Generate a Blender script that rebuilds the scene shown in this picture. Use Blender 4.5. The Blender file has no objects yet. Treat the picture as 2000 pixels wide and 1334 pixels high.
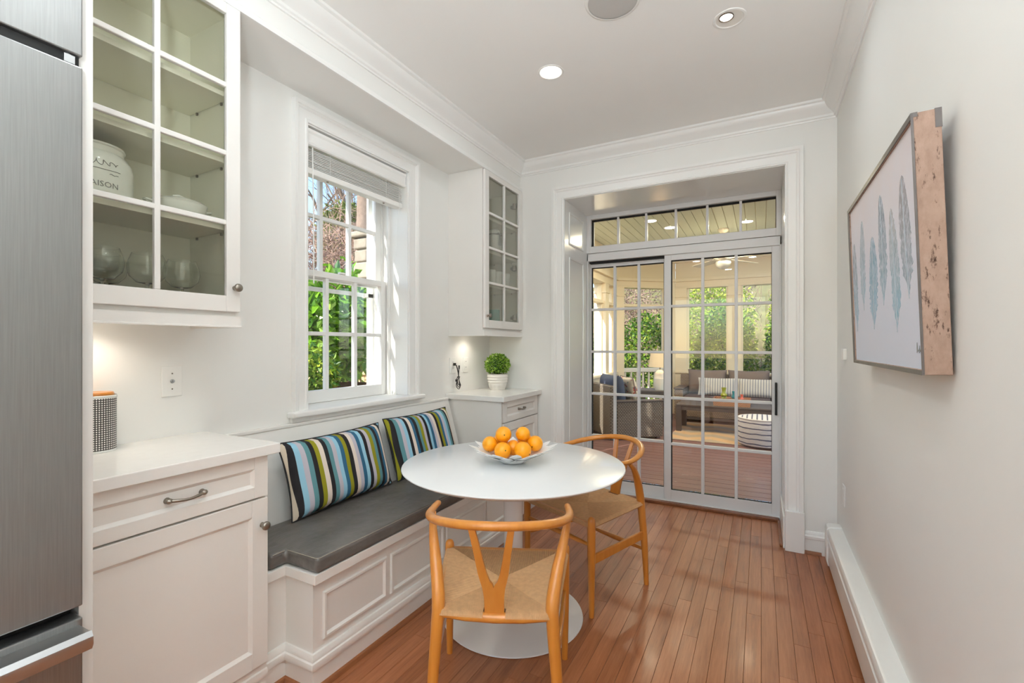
import bpy, math, random
from mathutils import Vector, Matrix

random.seed(7)
S = bpy.context.scene
C = S.collection
PI = math.pi

# ------------------------------------------------------------------ camera
YAW = math.radians(28.08)
cam_d = bpy.data.cameras.new('camera')
cam = bpy.data.objects.new('camera', cam_d)
C.objects.link(cam)
cam.location = (0, 0, 1.28)
cam.rotation_euler = (PI / 2, 0, YAW)
cam_d.sensor_width = 36
cam_d.lens = 912.4 / 2000 * 36
cam_d.shift_y = 0.0035
cam_d.clip_start = 0.05
cam_d.clip_end = 200
S.camera = cam

# ------------------------------------------------------------------ sky, sun, exposure
W = bpy.data.worlds.new('world')
S.world = W
W.use_nodes = True
_nt = W.node_tree
_sky = _nt.nodes.new('ShaderNodeTexSky')
_sky.sky_type = 'NISHITA'
_sky.sun_disc = False
_sky.sun_elevation = math.radians(40)
_sky.sun_rotation = math.radians(200)
_sky.air_density = 1.0
_sky.dust_density = 0.6
_bg = _nt.nodes['Background']
_bg.inputs['Strength'].default_value = 0.42
_nt.links.new(_sky.outputs['Color'], _bg.inputs['Color'])

sun_d = bpy.data.lights.new('sun', 'SUN')
sun_d.energy = 9.0
sun_d.angle = math.radians(0.6)
sun_d.color = (1.0, 0.95, 0.86)
sun = bpy.data.objects.new('sun', sun_d)
C.objects.link(sun)
sun.rotation_euler = Vector((0.27, 0.72, -0.64)).to_track_quat('-Z', 'Y').to_euler()

S.view_settings.view_transform = 'Standard'
S.view_settings.look = 'None'
S.view_settings.gamma = 1.0
S.view_settings.exposure = 0.2
S.view_settings.use_curve_mapping = False
S.cycles.use_denoising = True
S.cycles.max_bounces = 14
S.cycles.diffuse_bounces = 6
S.cycles.glossy_bounces = 5
S.cycles.transparent_max_bounces = 24
S.cycles.transmission_bounces = 10
S.cycles.caustics_reflective = False
S.cycles.caustics_refractive = False
S.cycles.sample_clamp_indirect = 6.0

DOWNLIGHT = 2.5       # power of one recessed ceiling lamp
UNDERCAB = 0.42         # power of one under-cabinet lamp
PORCHLIGHT = 20.0
FILL_UPLIGHT = 62.0          # invented floor lamps out of view, added to brighten the ceiling

# ------------------------------------------------------------------ materials
def lin(c):
    r = []
    for x in c:
        x = x / 255.0
        r.append(x / 12.92 if x <= 0.04045 else ((x + 0.055) / 1.055) ** 2.4)
    return (r[0], r[1], r[2], 1.0)


class N:
    """tiny node-tree helper"""
    def __init__(self, name):
        self.m = bpy.data.materials.new(name)
        self.m.use_nodes = True
        self.t = self.m.node_tree
        self.p = self.t.nodes['Principled BSDF']
        self.out = self.t.nodes['Material Output']

    def new(self, kind, **kw):
        n = self.t.nodes.new('ShaderNode' + kind)
        for k, v in kw.items():
            setattr(n, k, v)
        return n

    def link(self, a, b):
        self.t.links.new(a, b)

    def put(self, sock, val):
        if hasattr(val, 'is_output'):
            self.link(val, sock)
        else:
            sock.default_value = val

    def math(self, op, a, b=0.0, c=0.0):
        n = self.new('Math', operation=op)
        self.put(n.inputs[0], a)
        self.put(n.inputs[1], b)
        if op in ('MULTIPLY_ADD', 'COMPARE', 'WRAP'):
            self.put(n.inputs[2], c)
        return n.outputs[0]

    def mix(self, fac, a, b):
        n = self.new('Mix', data_type='RGBA')
        self.put(n.inputs[0], fac)
        self.put(n.inputs[6], a)
        self.put(n.inputs[7], b)
        return n.outputs[2]

    def noise(self, vec, scale, detail=4.0, rough=0.55):
        n = self.new('TexNoise')
        if vec is not None:
            self.link(vec, n.inputs['Vector'])
        n.inputs['Scale'].default_value = scale
        n.inputs['Detail'].default_value = detail
        n.inputs['Roughness'].default_value = rough
        return n.outputs['Fac']

    def coord(self, which='Object', scale=(1, 1, 1), loc=None):
        tc = self.new('TexCoord').outputs[which]
        mp = self.new('Mapping')
        mp.inputs['Scale'].default_value = scale
        if loc is not None:
            self.put(mp.inputs['Location'], loc)
        self.link(tc, mp.inputs['Vector'])
        return mp.outputs['Vector']

    def bump(self, height, strength, dist=0.01):
        b = self.new('Bump')
        b.inputs['Strength'].default_value = strength
        b.inputs['Distance'].default_value = dist
        self.link(height, b.inputs['Height'])
        self.link(b.outputs['Normal'], self.p.inputs['Normal'])

    def ramp(self, fac, stops, const=False):
        r = self.new('ValToRGB')
        e = r.color_ramp.elements
        if const:
            r.color_ramp.interpolation = 'CONSTANT'
        while len(e) < len(stops):
            e.new(0.5)
        for el, (p, c) in zip(e, stops):
            el.position = p
            el.color = c
        self.link(fac, r.inputs['Fac'])
        return r.outputs['Color']


MATS = {}


def mat(name, col, rough=0.5, metal=0.0, vary=0.0, vscale=8.0, bump=0.0, bscale=60.0,
        coat=0.0, spec=0.5, rand=0.0, sheen=0.0):
    if name in MATS:
        return MATS[name]
    n = N(name)
    c = lin(col)
    p = n.p
    p.inputs['Base Color'].default_value = c
    p.inputs['Roughness'].default_value = rough
    p.inputs['Metallic'].default_value = metal
    p.inputs['Specular IOR Level'].default_value = spec
    p.inputs['Coat Weight'].default_value = coat
    p.inputs['Sheen Weight'].default_value = sheen
    vec = n.coord() if (vary or bump) else None
    if vary or rand:
        out = None
        if vary:
            f = n.noise(vec, vscale)
            lo = tuple(x * (1 - vary) for x in c[:3]) + (1,)
            hi = tuple(min(1, x * (1 + vary)) for x in c[:3]) + (1,)
            out = n.ramp(f, [(0.25, lo), (0.75, hi)])
        if rand:
            oi = n.new('ObjectInfo').outputs['Random']
            fac = n.math('MULTIPLY_ADD', oi, 2 * rand, 1 - rand)
            hs = n.new('HueSaturation')
            n.link(fac, hs.inputs['Value'])
            n.put(hs.inputs['Color'], out if out is not None else c)
            out = hs.outputs['Color']
        n.link(out, p.inputs['Base Color'])
    if bump:
        n.bump(n.noise(vec, bscale), bump, 0.004)
    MATS[name] = n.m
    return n.m


def mat_wood(name, dark, mid, light, axis='Y', rough=0.3, coat=0.3, rand=0.18, scale=1.0, grain=0.06):
    n = N(name)
    st = {'X': (1.2, 22, 22), 'Y': (22, 1.2, 22), 'Z': (22, 22, 1.2)}[axis]
    rnd = n.new('ObjectInfo').outputs['Random']
    off = n.new('CombineXYZ')
    n.link(n.math('MULTIPLY', rnd, 37.0), off.inputs[0])
    n.link(n.math('MULTIPLY', rnd, 91.0), off.inputs[1])
    n.link(n.math('MULTIPLY', rnd, 13.0), off.inputs[2])
    vec = n.coord('Object', tuple(x * scale for x in st), off.outputs[0])
    big = n.noise(vec, 1.0, 5.0, 0.6)
    fine = n.noise(vec, 5.0, 6.0, 0.7)
    f = n.math('MULTIPLY_ADD', fine, 0.45, n.math('MULTIPLY', big, 0.6))
    col = n.ramp(f, [(0.28, lin(dark)), (0.5, lin(mid)), (0.75, lin(light))])
    hs = n.new('HueSaturation')
    n.link(n.math('MULTIPLY_ADD', rnd, 2 * rand, 1 - rand), hs.inputs['Value'])
    n.link(col, hs.inputs['Color'])
    n.link(hs.outputs['Color'], n.p.inputs['Base Color'])
    n.p.inputs['Roughness'].default_value = rough
    n.p.inputs['Coat Weight'].default_value = coat
    n.p.inputs['Coat Roughness'].default_value = 0.12
    n.bump(fine, grain, 0.003)
    MATS[name] = n.m
    return n.m


def mat_glass(name, tint=(1, 1, 1), refl=0.08, rough=0.0):
    """thin pane: see-through with a Fresnel reflection"""
    n = N(name)
    n.t.nodes.remove(n.p)
    tr = n.new('BsdfTransparent')
    tr.inputs['Color'].default_value = (*tint, 1)
    gl = n.new('BsdfGlossy')
    gl.inputs['Roughness'].default_value = rough
    lw = n.new('LayerWeight')
    lw.inputs['Blend'].default_value = 0.25
    f = n.math('MULTIPLY_ADD', lw.outputs['Fresnel'], 0.55, refl * 0.3)
    mx = n.new('MixShader')
    n.link(f, mx.inputs[0])
    n.link(tr.outputs[0], mx.inputs[1])
    n.link(gl.outputs[0], mx.inputs[2])
    n.link(mx.outputs[0], n.out.inputs['Surface'])
    MATS[name] = n.m
    return n.m


def mat_emit(name, col, strength):
    n = N(name)
    n.p.inputs['Base Color'].default_value = lin(col)
    n.p.inputs['Emission Color'].default_value = lin(col)
    n.p.inputs['Emission Strength'].default_value = strength
    MATS[name] = n.m
    return n.m


def mat_stripes(name, cols, axis, lo, hi, rough=0.8):
    """woven fabric with printed stripes across one object axis"""
    n = N(name)
    tc = n.new('TexCoord').outputs['Object']
    sx = n.new('SeparateXYZ')
    n.link(tc, sx.inputs[0])
    mr = n.new('MapRange')
    n.link(sx.outputs['XYZ'.index(axis)], mr.inputs[0])
    mr.inputs[1].default_value = lo
    mr.inputs[2].default_value = hi
    k = len(cols)
    tot = sum(w for _, w in cols)
    stops, acc = [], 0.0
    for c, w in cols:
        stops.append((acc / tot, lin(c)))
        acc += w
    col = n.ramp(mr.outputs[0], stops, const=True)
    n.link(col, n.p.inputs['Base Color'])
    n.p.inputs['Roughness'].default_value = rough
    n.p.inputs['Specular IOR Level'].default_value = 0.2
    vec = n.coord('Object', (1, 1, 1))
    n.bump(n.noise(vec, 300.0, 2.0), 0.15, 0.002)
    MATS[name] = n.m
    return n.m


def mat_leaf(name, cols, rough=0.45, scale=3.0):
    n = N(name)
    geo = n.new('NewGeometry').outputs['Random Per Island']
    stops = [(i / max(1, len(cols) - 1), lin(c)) for i, c in enumerate(cols)]
    col = n.ramp(geo, stops)
    n.link(col, n.p.inputs['Base Color'])
    n.p.inputs['Roughness'].default_value = rough
    n.p.inputs['Specular IOR Level'].default_value = 0.35
    tl = n.new('BsdfTranslucent')
    n.link(col, tl.inputs['Color'])
    mx = n.new('MixShader')
    mx.inputs[0].default_value = 0.3
    n.link(n.p.outputs[0], mx.inputs[1])
    n.link(tl.outputs[0], mx.inputs[2])
    n.link(mx.outputs[0], n.out.inputs['Surface'])
    MATS[name] = n.m
    return n.m


def mat_weave(name, a, b, su=90.0, sv=60.0, axis_u='X', axis_v='Z', rough=0.6):
    """wicker: over and under strands"""
    n = N(name)
    tc = n.new('TexCoord').outputs['Object']
    sx = n.new('SeparateXYZ')
    n.link(tc, sx.inputs[0])
    g = {'X': sx.outputs[0], 'Y': sx.outputs[1], 'Z': sx.outputs[2]}
    if axis_u == 'XY':
        u = n.math('ADD', g['X'], g['Y'])
    else:
        u = g[axis_u]
    uu = n.math('MULTIPLY', u, su)
    vv = n.math('MULTIPLY', g[axis_v], sv)
    row = n.math('FLOOR', vv)
    sh = n.math('MULTIPLY', n.math('MODULO', row, 2.0), 0.5)
    w = n.math('SINE', n.math('MULTIPLY', n.math('ADD', uu, sh), 2 * PI))
    e = n.math('SINE', n.math('MULTIPLY', n.math('FRACT', vv), PI))
    hgt = n.math('MULTIPLY', e, n.math('MULTIPLY_ADD', w, 0.35, 0.65))
    col = n.ramp(hgt, [(0.1, lin(a)), (0.7, lin(b))])
    n.link(col, n.p.inputs['Base Color'])
    n.p.inputs['Roughness'].default_value = rough
    n.bump(hgt, 0.6, 0.006)
    MATS[name] = n.m
    return n.m


M_WALL = mat('wall_paint', (237, 236, 232), 0.62, vary=0.012, vscale=2.0, bump=0.03, bscale=220)
M_CEIL = mat('ceiling_paint', (244, 243, 240), 0.7, vary=0.01, vscale=2.0)
M_TRIM = mat('trim_paint', (240, 239, 236), 0.34, vary=0.008, vscale=3.0)
M_CAB = mat('cabinet_paint', (235, 232, 227), 0.35, vary=0.012, vscale=4.0, bump=0.02, bscale=120)
M_QUARTZ = mat('white_quartz', (238, 236, 232), 0.22, vary=0.02, vscale=30.0, coat=0.2)
M_LACQ = mat('white_lacquer', (238, 238, 237), 0.24, vary=0.006, vscale=4.0, coat=0.3)
M_PLASTIC = mat('white_plastic', (240, 239, 235), 0.4, vary=0.01)
M_DARK = mat('dark_gap', (22, 21, 20), 0.8, vary=0.1)
M_BLACK = mat('black_metal', (24, 24, 24), 0.45, vary=0.1, vscale=40)
M_NICKEL = mat('brushed_nickel', (150, 142, 132), 0.35, 1.0, vary=0.08, vscale=60)
M_CHROME = mat('polished_steel', (186, 187, 188), 0.3, 1.0, vary=0.03)
M_CERAM = mat('white_ceramic', (232, 232, 226), 0.2, vary=0.02, vscale=10, coat=0.3)
M_STEEL = None


def _steel():
    n = N('brushed_stainless')
    vec = n.coord('Object', (3, 3, 90))
    vec2 = n.coord('Object', (60, 60, 1.5))
    f = n.noise(vec2, 6.0, 4.0)
    g = n.noise(n.coord('Object', (1.2, 1.2, 1.2)), 2.0, 3.0)
    col = n.ramp(f, [(0.3, lin((142, 142, 141))), (0.7, lin((152, 152, 151)))])
    n.link(col, n.p.inputs['Base Color'])
    n.p.inputs['Metallic'].default_value = 0.9
    n.link(n.math('MULTIPLY_ADD', g, 0.12, 0.3), n.p.inputs['Roughness'])
    return n.m


M_STEEL = _steel()
M_FLOOR = mat_wood('oak_floor', (98, 54, 28), (152, 92, 56), (178, 118, 80), 'Y', 0.37, 0.03, 0.07)
M_SHOE = mat_wood('oak_shoe', (96, 52, 28), (128, 76, 44), (150, 94, 58), 'Y', 0.4, 0.1, 0.1)
M_BEECH = mat_wood('honey_beech', (178, 104, 32), (197, 124, 46), (210, 142, 62), 'Z', 0.32, 0.25, 0.03, 0.35, 0.02)
M_CORD = mat('paper_cord', (206, 164, 118), 0.75, vary=0.12, vscale=60, bump=0.1, bscale=300)
M_GLASS = mat_glass('window_glass', (0.97, 0.985, 0.975), 0.06)
M_TINT = mat_glass('cabinet_glass', (0.972, 0.976, 0.942), 0.06)
M_INNER = mat('cabinet_interior', (232, 229, 214), 0.5, vary=0.01)


# ------------------------------------------------------------------ mesh building
class MB:
    def __init__(self):
        self.v, self.f = [], []

    def add(self, vs, fs):
        b = len(self.v)
        self.v.extend(tuple(p) for p in vs)
        self.f.extend(tuple(b + i for i in q) for q in fs)
        return self

    def box(self, x0, x1, y0, y1, z0, z1):
        return self.add([(x0, y0, z0), (x1, y0, z0), (x1, y1, z0), (x0, y1, z0),
                         (x0, y0, z1), (x1, y0, z1), (x1, y1, z1), (x0, y1, z1)],
                        [(3, 2, 1, 0), (4, 5, 6, 7), (0, 1, 5, 4), (1, 2, 6, 5), (2, 3, 7, 6), (3, 0, 4, 7)])

    def obox(self, c, half, ax):
        """oriented box: centre, half sizes, three axis vectors"""
        c = Vector(c)
        ax = [Vector(a).normalized() for a in ax]
        vs = []
        for k in (-1, 1):
            for (i, j) in ((-1, -1), (1, -1), (1, 1), (-1, 1)):
                vs.append(c + ax[0] * half[0] * i + ax[1] * half[1] * j + ax[2] * half[2] * k)
        return self.add(vs, [(3, 2, 1, 0), (4, 5, 6, 7), (0, 1, 5, 4), (1, 2, 6, 5), (2, 3, 7, 6), (3, 0, 4, 7)])

    def tube(self, pts, rad, n=10, flat=None, closed=False, up=None, round_ends=False):
        """swept tube; rad a number or list; flat=(a,b) squashes the section"""
        pts = [Vector(p) for p in pts]
        m = len(pts)
        if not hasattr(rad, '__len__'):
            rad = [rad] * m
        rad = list(rad)
        if round_ends and not closed:
            t0 = (pts[1] - pts[0]).normalized()
            t1 = (pts[-1] - pts[-2]).normalized()
            a, b = [], []
            ra, rb = [], []
            for s in (1.0, 0.8, 0.45):
                a.append(pts[0] - t0 * rad[0] * s)
                ra.append(rad[0] * math.sqrt(max(0.0004, 1 - s * s)))
            for s in (0.45, 0.8, 1.0):
                b.append(pts[-1] + t1 * rad[-1] * s)
                rb.append(rad[-1] * math.sqrt(max(0.0004, 1 - s * s)))
            pts = a + pts + b
            rad = ra + rad + rb
            m = len(pts)
        fa, fb = flat or (1, 1)
        tang = []
        for i in range(m):
            if closed:
                t = pts[(i + 1) % m] - pts[i - 1]
            else:
                t = pts[min(i + 1, m - 1)] - pts[max(i - 1, 0)]
            tang.append(t.normalized())
        ref = Vector(up) if up else (Vector((0, 0, 1)) if abs(tang[0].z) < 0.9 else Vector((1, 0, 0)))
        nrm = (ref - tang[0] * ref.dot(tang[0])).normalized()
        vs = []
        for i in range(m):
            if up:
                nrm = Vector(up)
            nrm = (nrm - tang[i] * nrm.dot(tang[i]))
            nrm = nrm.normalized() if nrm.length > 1e-6 else tang[i].orthogonal().normalized()
            bi = tang[i].cross(nrm)
            for k in range(n):
                a = 2 * PI * k / n
                vs.append(pts[i] + (nrm * math.cos(a) * fa + bi * math.sin(a) * fb) * rad[i])
        fs = []
        for i in range(m if closed else m - 1):
            j = (i + 1) % m
            for k in range(n):
                l = (k + 1) % n
                fs.append((i * n + k, i * n + l, j * n + l, j * n + k))
        if not closed:
            fs.append(tuple(range(n - 1, -1, -1)))
            fs.append(tuple((m - 1) * n + k for k in range(n)))
        return self.add(vs, fs)

    def lathe(self, prof, n=24, c=(0, 0, 0), sx=1.0, sy=1.0):
        """profile of (r, z) from bottom to top"""
        vs, fs, rings = [], [], []
        for r, z in prof:
            if r < 1e-6:
                rings.append([len(vs)])
                vs.append((c[0], c[1], c[2] + z))
            else:
                ids = []
                for k in range(n):
                    a = 2 * PI * k / n
                    ids.append(len(vs))
                    vs.append((c[0] + r * sx * math.cos(a), c[1] + r * sy * math.sin(a), c[2] + z))
                rings.append(ids)
        for A, B in zip(rings, rings[1:]):
            for k in range(n):
                l = (k + 1) % n
                if len(A) == 1 and len(B) == 1:
                    continue
                if len(A) == 1:
                    fs.append((A[0], B[l], B[k]))
                elif len(B) == 1:
                    fs.append((A[k], A[l], B[0]))
                else:
                    fs.append((A[k], A[l], B[l], B[k]))
        return self.add(vs, fs)

    def prism(self, poly, h0, h1, fmap=lambda a, b, h: (a, b, h)):
        n = len(poly)
        vs = [fmap(a, b, h0) for a, b in poly] + [fmap(a, b, h1) for a, b in poly]
        fs = [tuple(range(n - 1, -1, -1)), tuple(range(n, 2 * n))]
        fs += [(i, (i + 1) % n, n + (i + 1) % n, n + i) for i in range(n)]
        return self.add(vs, fs)

    def sweep(self, prof, path, fmap=lambda a, b, h: (a, b, h), closed=False):
        """profile (offset to the right of travel, height) mitred along a flat path"""
        m, k = len(path), len(prof)
        path = [Vector(p).to_2d() for p in path]
        vs = []
        for i in range(m):
            d0 = d1 = None
            if closed or i > 0:
                d0 = (path[i] - path[i - 1]).normalized()
            if closed or i < m - 1:
                d1 = (path[(i + 1) % m] - path[i]).normalized()
            d0 = d0 or d1
            d1 = d1 or d0
            n0 = Vector((d0.y, -d0.x))
            n1 = Vector((d1.y, -d1.x))
            nn = (n0 + n1)
            nn = nn / max(1e-6, nn.dot(n0)) if nn.length > 1e-6 else n0
            for o, h in prof:
                q = path[i] + nn * o
                vs.append(fmap(q.x, q.y, h))
        fs = []
        for i in range(m if closed else m - 1):
            j = (i + 1) % m
            for a in range(k):
                b = (a + 1) % k
                fs.append((i * k + a, i * k + b, j * k + b, j * k + a))
        if not closed:
            fs.append(tuple(range(k)))
            fs.append(tuple((m - 1) * k + a for a in range(k - 1, -1, -1)))
        return self.add(vs, fs)

    def sphere(self, c, r, n=16, m=10, sc=(1, 1, 1)):
        prof = [(math.sin(PI * i / m) * r, -math.cos(PI * i / m) * r) for i in range(m + 1)]
        prof[0] = (0, -r)
        prof[-1] = (0, r)
        b = MB().lathe(prof, n)
        return self.add([(c[0] + x * sc[0], c[1] + y * sc[1], c[2] + z * sc[2]) for x, y, z in b.v], b.f)

    def move(self, d):
        self.v = [(x + d[0], y + d[1], z + d[2]) for x, y, z in self.v]
        return self

    def xform(self, mtx):
        self.v = [tuple(mtx @ Vector(p)) for p in self.v]
        return self

    def mesh(self, name, material, smooth=None):
        me = bpy.data.meshes.new(name)
        me.from_pydata(self.v, [], self.f)
        if material is not None:
            me.materials.append(material)
        if smooth is not None:
            me.polygons.foreach_set('use_smooth', [True] * len(me.polygons))
            me.set_sharp_from_angle(angle=math.radians(smooth))
        me.update()
        return me


def obj(name, mb, material, parent=None, smooth=None, bevel=0.0, local=False, seg=2, **props):
    """link one mesh; world coordinates unless local"""
    if parent is not None and not local:
        q = parent
        d = Vector((0, 0, 0))
        while q is not None:
            d += q.location
            q = q.parent
        mb.move(-d)
    me = mb.mesh(name, material, smooth) if isinstance(mb, MB) else mb
    o = bpy.data.objects.new(name, me)
    C.objects.link(o)
    o.parent = parent
    if bevel:
        b = o.modifiers.new('bevel', 'BEVEL')
        b.width = bevel
        b.segments = seg
        b.limit_method = 'ANGLE'
        b.angle_limit = math.radians(40)
        b.harden_normals = False
    for k, v in props.items():
        o[k] = v
    return o


def thing(name, label, cat, loc=(0, 0, 0), rotz=0.0, group=None, kind=None):
    o = bpy.data.objects.new(name, None)
    o.empty_display_size = 0.1
    C.objects.link(o)
    o.location = loc
    o.rotation_euler = (0, 0, rotz)
    o['label'] = label
    o['category'] = cat
    if group:
        o['group'] = group
    if kind:
        o['kind'] = kind
    return o


def tag(o, label, cat, group=None, kind=None):
    o['label'] = label
    o['category'] = cat
    if group:
        o['group'] = group
    if kind:
        o['kind'] = kind
    return o


def struct(name, mb, material, label, cat, smooth=None, bevel=0.0):
    return tag(obj(name, mb, material, None, smooth, bevel), label, cat, None, 'structure')


def copy_tree(o, parent=None):
    c = o.copy()
    C.objects.link(c)
    c.parent = parent
    for ch in list(o.children):
        copy_tree(ch, c)
    return c


# ------------------------------------------------------------------ room numbers (metres)
XL, XR, YB, ZC = -2.03, 0.403, 3.40, 2.75        # left wall, right wall, back wall, ceiling
YF = -2.6                                        # wall behind the photographer
DX0, DX1, DZ = -1.355, 0.135, 2.415              # recess of the sliding door
YD = 3.93                                        # face of the door frame
WY0, WY1, WZ0, WZ1 = 1.597, 2.368, 0.955, 2.405  # window opening
SOFX, SOFZ = -1.735, 2.535                       # soffit front and underside
ZDK = -0.05                                      # porch deck

# ================================================================== SETTING
# floor: a slab with single boards
M_SUB = mat('dark_subfloor', (58, 38, 24), 0.9, vary=0.1)
floor = struct('floor', MB().box(XL, XR, YF, 4.02, -0.14, -0.021), M_SUB,
               'glossy reddish oak strip floor of the breakfast nook', 'floor')


def plank_mesh(w, l, th=0.02, ch=0.0007):
    b = MB()
    vs = []
    for z, i in ((-th, 0), (-ch, 0), (0, ch)):
        vs += [(i, i, z), (w - i, i, z), (w - i, l - i, z), (i, l - i, z)]
    fs = [(3, 2, 1, 0), (8, 9, 10, 11)]
    for k in (0, 4):
        for i in range(4):
            j = (i + 1) % 4
            fs.append((k + i, k + j, k + 4 + j, k + 4 + i))
    return b.add(vs, fs)


PW = 0.0615
x = -1.66
row = 0
while x < XR - 0.005:
    w = min(PW, XR - x)
    inside = DX0 - 0.02 < x + w / 2 < DX1 + 0.02
    yend = 3.925 if inside else 3.415
    y = 0.75
    first = True
    while y < yend - 0.02:
        l = random.uniform(0.35, 0.9) if first else random.uniform(0.7, 1.5)
        first = False
        if yend - (y + l) < 0.25:
            l = yend - y
        o = obj('plank', plank_mesh(w - 0.0009, l - 0.0009), M_FLOOR, floor, local=True)
        o.location = (x, y, 0)
        y += l
    x += PW
    row += 1
# boards behind the photographer, one wide field
obj('plank_field', MB().box(XL, XR, YF, 0.75, -0.021, 0), M_FLOOR, floor)

# walls
wl = MB()
TH = 0.36
for a, b_, c_, d_ in ((YF, WY0, -0.14, ZC), (WY1, YB + 0.0, -0.14, ZC), (WY0, WY1, -0.14, WZ0 - 0.03), (WY0, WY1, WZ1, ZC)):
    wl.box(XL - TH, XL, a, b_, c_, d_)
struct('wall_left', wl, M_WALL, 'white window wall above the bench and cabinets', 'wall')
wb = MB()
wb.box(XL - TH, DX0, YB, 4.05, -0.14, 3.3)
wb.box(DX1, XR + 0.2, YB, 4.05, -0.14, 3.3)
wb.box(DX0, DX1, YB, 4.05, DZ, 3.3)
struct('wall_back', wb, M_WALL, 'white wall around the deep sliding door recess', 'wall')
struct('wall_right', MB().box(XR, XR + 0.2, YF, YB, -0.14, ZC), M_WALL,
       'plain white wall behind the feather painting', 'wall')
KX0, KX1, KZ0, KZ1 = -1.7, 0.1, 0.95, 2.3          # unseen kitchen window, added to let fill daylight in
wf = MB()
for a, b_, c_, d_ in ((XL - TH, KX0, -0.14, ZC), (KX1, XR + 0.2, -0.14, ZC), (KX0, KX1, -0.14, KZ0), (KX0, KX1, KZ1, ZC)):
    wf.box(a, b_, YF - 0.2, YF, c_, d_)
struct('wall_front', wf, M_WALL, 'white kitchen wall with an added wide window, facing the sliding door', 'wall')
kw = thing('added_window_3', 'unseen wide white window added for fill daylight, facing the sliding door', 'window', ((KX0 + KX1) / 2, YF - 0.1, KZ0), kind='structure')
kf = MB()
for i in range(4):
    xx = KX0 + (KX1 - KX0) * i / 3
    kf.box(max(KX0, xx - 0.03), min(KX1, xx + 0.03), YF - 0.13, YF - 0.08, KZ0, KZ1)
kf.box(KX0, KX1, YF - 0.13, YF - 0.08, KZ0, KZ0 + 0.05).box(KX0, KX1, YF - 0.13, YF - 0.08, KZ1 - 0.05, KZ1)
obj('frame', kf, M_TRIM, kw)
for i in range(3):
    xx = KX0 + (KX1 - KX0) * i / 3
    obj('pane', MB().box(xx + 0.028, xx + (KX1 - KX0) / 3 - 0.028, YF - 0.108, YF - 0.102, KZ0 + 0.045, KZ1 - 0.045), M_GLASS, kw)
struct('ceiling', MB().box(XL - TH, XR + 0.2, YF - 0.2, YB, ZC, ZC + 0.3), M_CEIL,
       'flat white ceiling with recessed lights', 'ceiling')
struct('wall_soffit', MB().box(XL, SOFX, YF, YB, SOFZ, ZC), M_WALL,
       'white boxed soffit running above the window and cabinets', 'soffit')
struct('trim_1', MB().sweep([(0, 0), (0.012, 0), (0.014, 0.006), (0.014, 0.022), (0.006, 0.03), (0, 0.03)],
                            [(SOFX, 0.3), (SOFX, YB)], lambda a, b, h: (a, b, SOFZ - 0.003 + h)), M_TRIM,
       'thin white bead along the lower edge of the soffit', 'trim', 30)
crown = [(0, 0), (0.008, 0), (0.010, 0.008), (0.018, 0.012), (0.020, 0.024), (0.030, 0.034), (0.052, 0.05),
         (0.066, 0.07), (0.070, 0.082), (0.082, 0.088), (0.084, 0.1), (0, 0.1)]
struct('trim_2', MB().sweep(crown, [(SOFX, 0.2), (SOFX, YB), (XR, YB), (XR, 0.2)],
                            lambda a, b, h: (a, b, ZC - 0.1 + h)), M_TRIM,
       'white crown moulding under the ceiling', 'trim', 25)

# window casing and stool
CAS = [(0, 0), (0.0, 0.012), (0.012, 0.014), (0.018, 0.010), (0.055, 0.014), (0.06, 0.022), (0.066, 0.020),
       (0.07, 0.028), (0.086, 0.03), (0.088, 0.0)]
struct('trim_3', MB().sweep([(-o, h) for o, h in CAS], [(WY0, WZ0), (WY0, WZ1), (WY1, WZ1), (WY1, WZ0)],
                            lambda a, b, h: (XL + h, a, b)), M_TRIM,
       'stepped white casing around the bench window', 'trim', 25)
stool = MB().prism([(XL - TH - 0.03, WY0 + 0.0005), (XL, WY0 + 0.0005), (XL, WY0 - 0.115), (XL + 0.055, WY0 - 0.115), (XL + 0.055, WY1 + 0.115), (XL, WY1 + 0.115), (XL, WY1 - 0.0005), (XL - TH - 0.03, WY1 - 0.0005)], WZ0 - 0.03, WZ0)
ws = obj('trim_4', stool, M_TRIM, None, None, 0.009, seg=3)
tag(ws, 'white rounded sill board under the bench window', 'window sill', None, 'structure')
obj('apron', MB().box(XL, XL + 0.018, WY0 - 0.095, WY1 + 0.095, WZ0 - 0.055, WZ0 - 0.03), M_TRIM, ws)

# the double-hung window
wn = thing('window_1', 'white double-hung window with divided panes above the bench', 'window',
           (XL - 0.2, (WY0 + WY1) / 2, WZ0), kind='structure')
obj('jamb', MB().box(XL - TH, XL - 0.0, WY0, WY0 + 0.006, WZ0, WZ1).box(XL - TH, XL, WY1 - 0.006, WY1, WZ0, WZ1)
    .box(XL - TH, XL, WY0, WY1, WZ1 - 0.006, WZ1), M_TRIM, wn)
st = MB()
for ys, s in ((WY0 + 0.006, 1), (WY1 - 0.006, -1)):
    st.box(XL - 0.165, XL - 0.15, min(ys, ys + s * 0.018), max(ys, ys + s * 0.018), WZ0, WZ1)
    st.box(XL - 0.225, XL - 0.215, min(ys, ys + s * 0.01), max(ys, ys + s * 0.01), WZ0, WZ1)
obj('stop', st, M_TRIM, wn)


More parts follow.
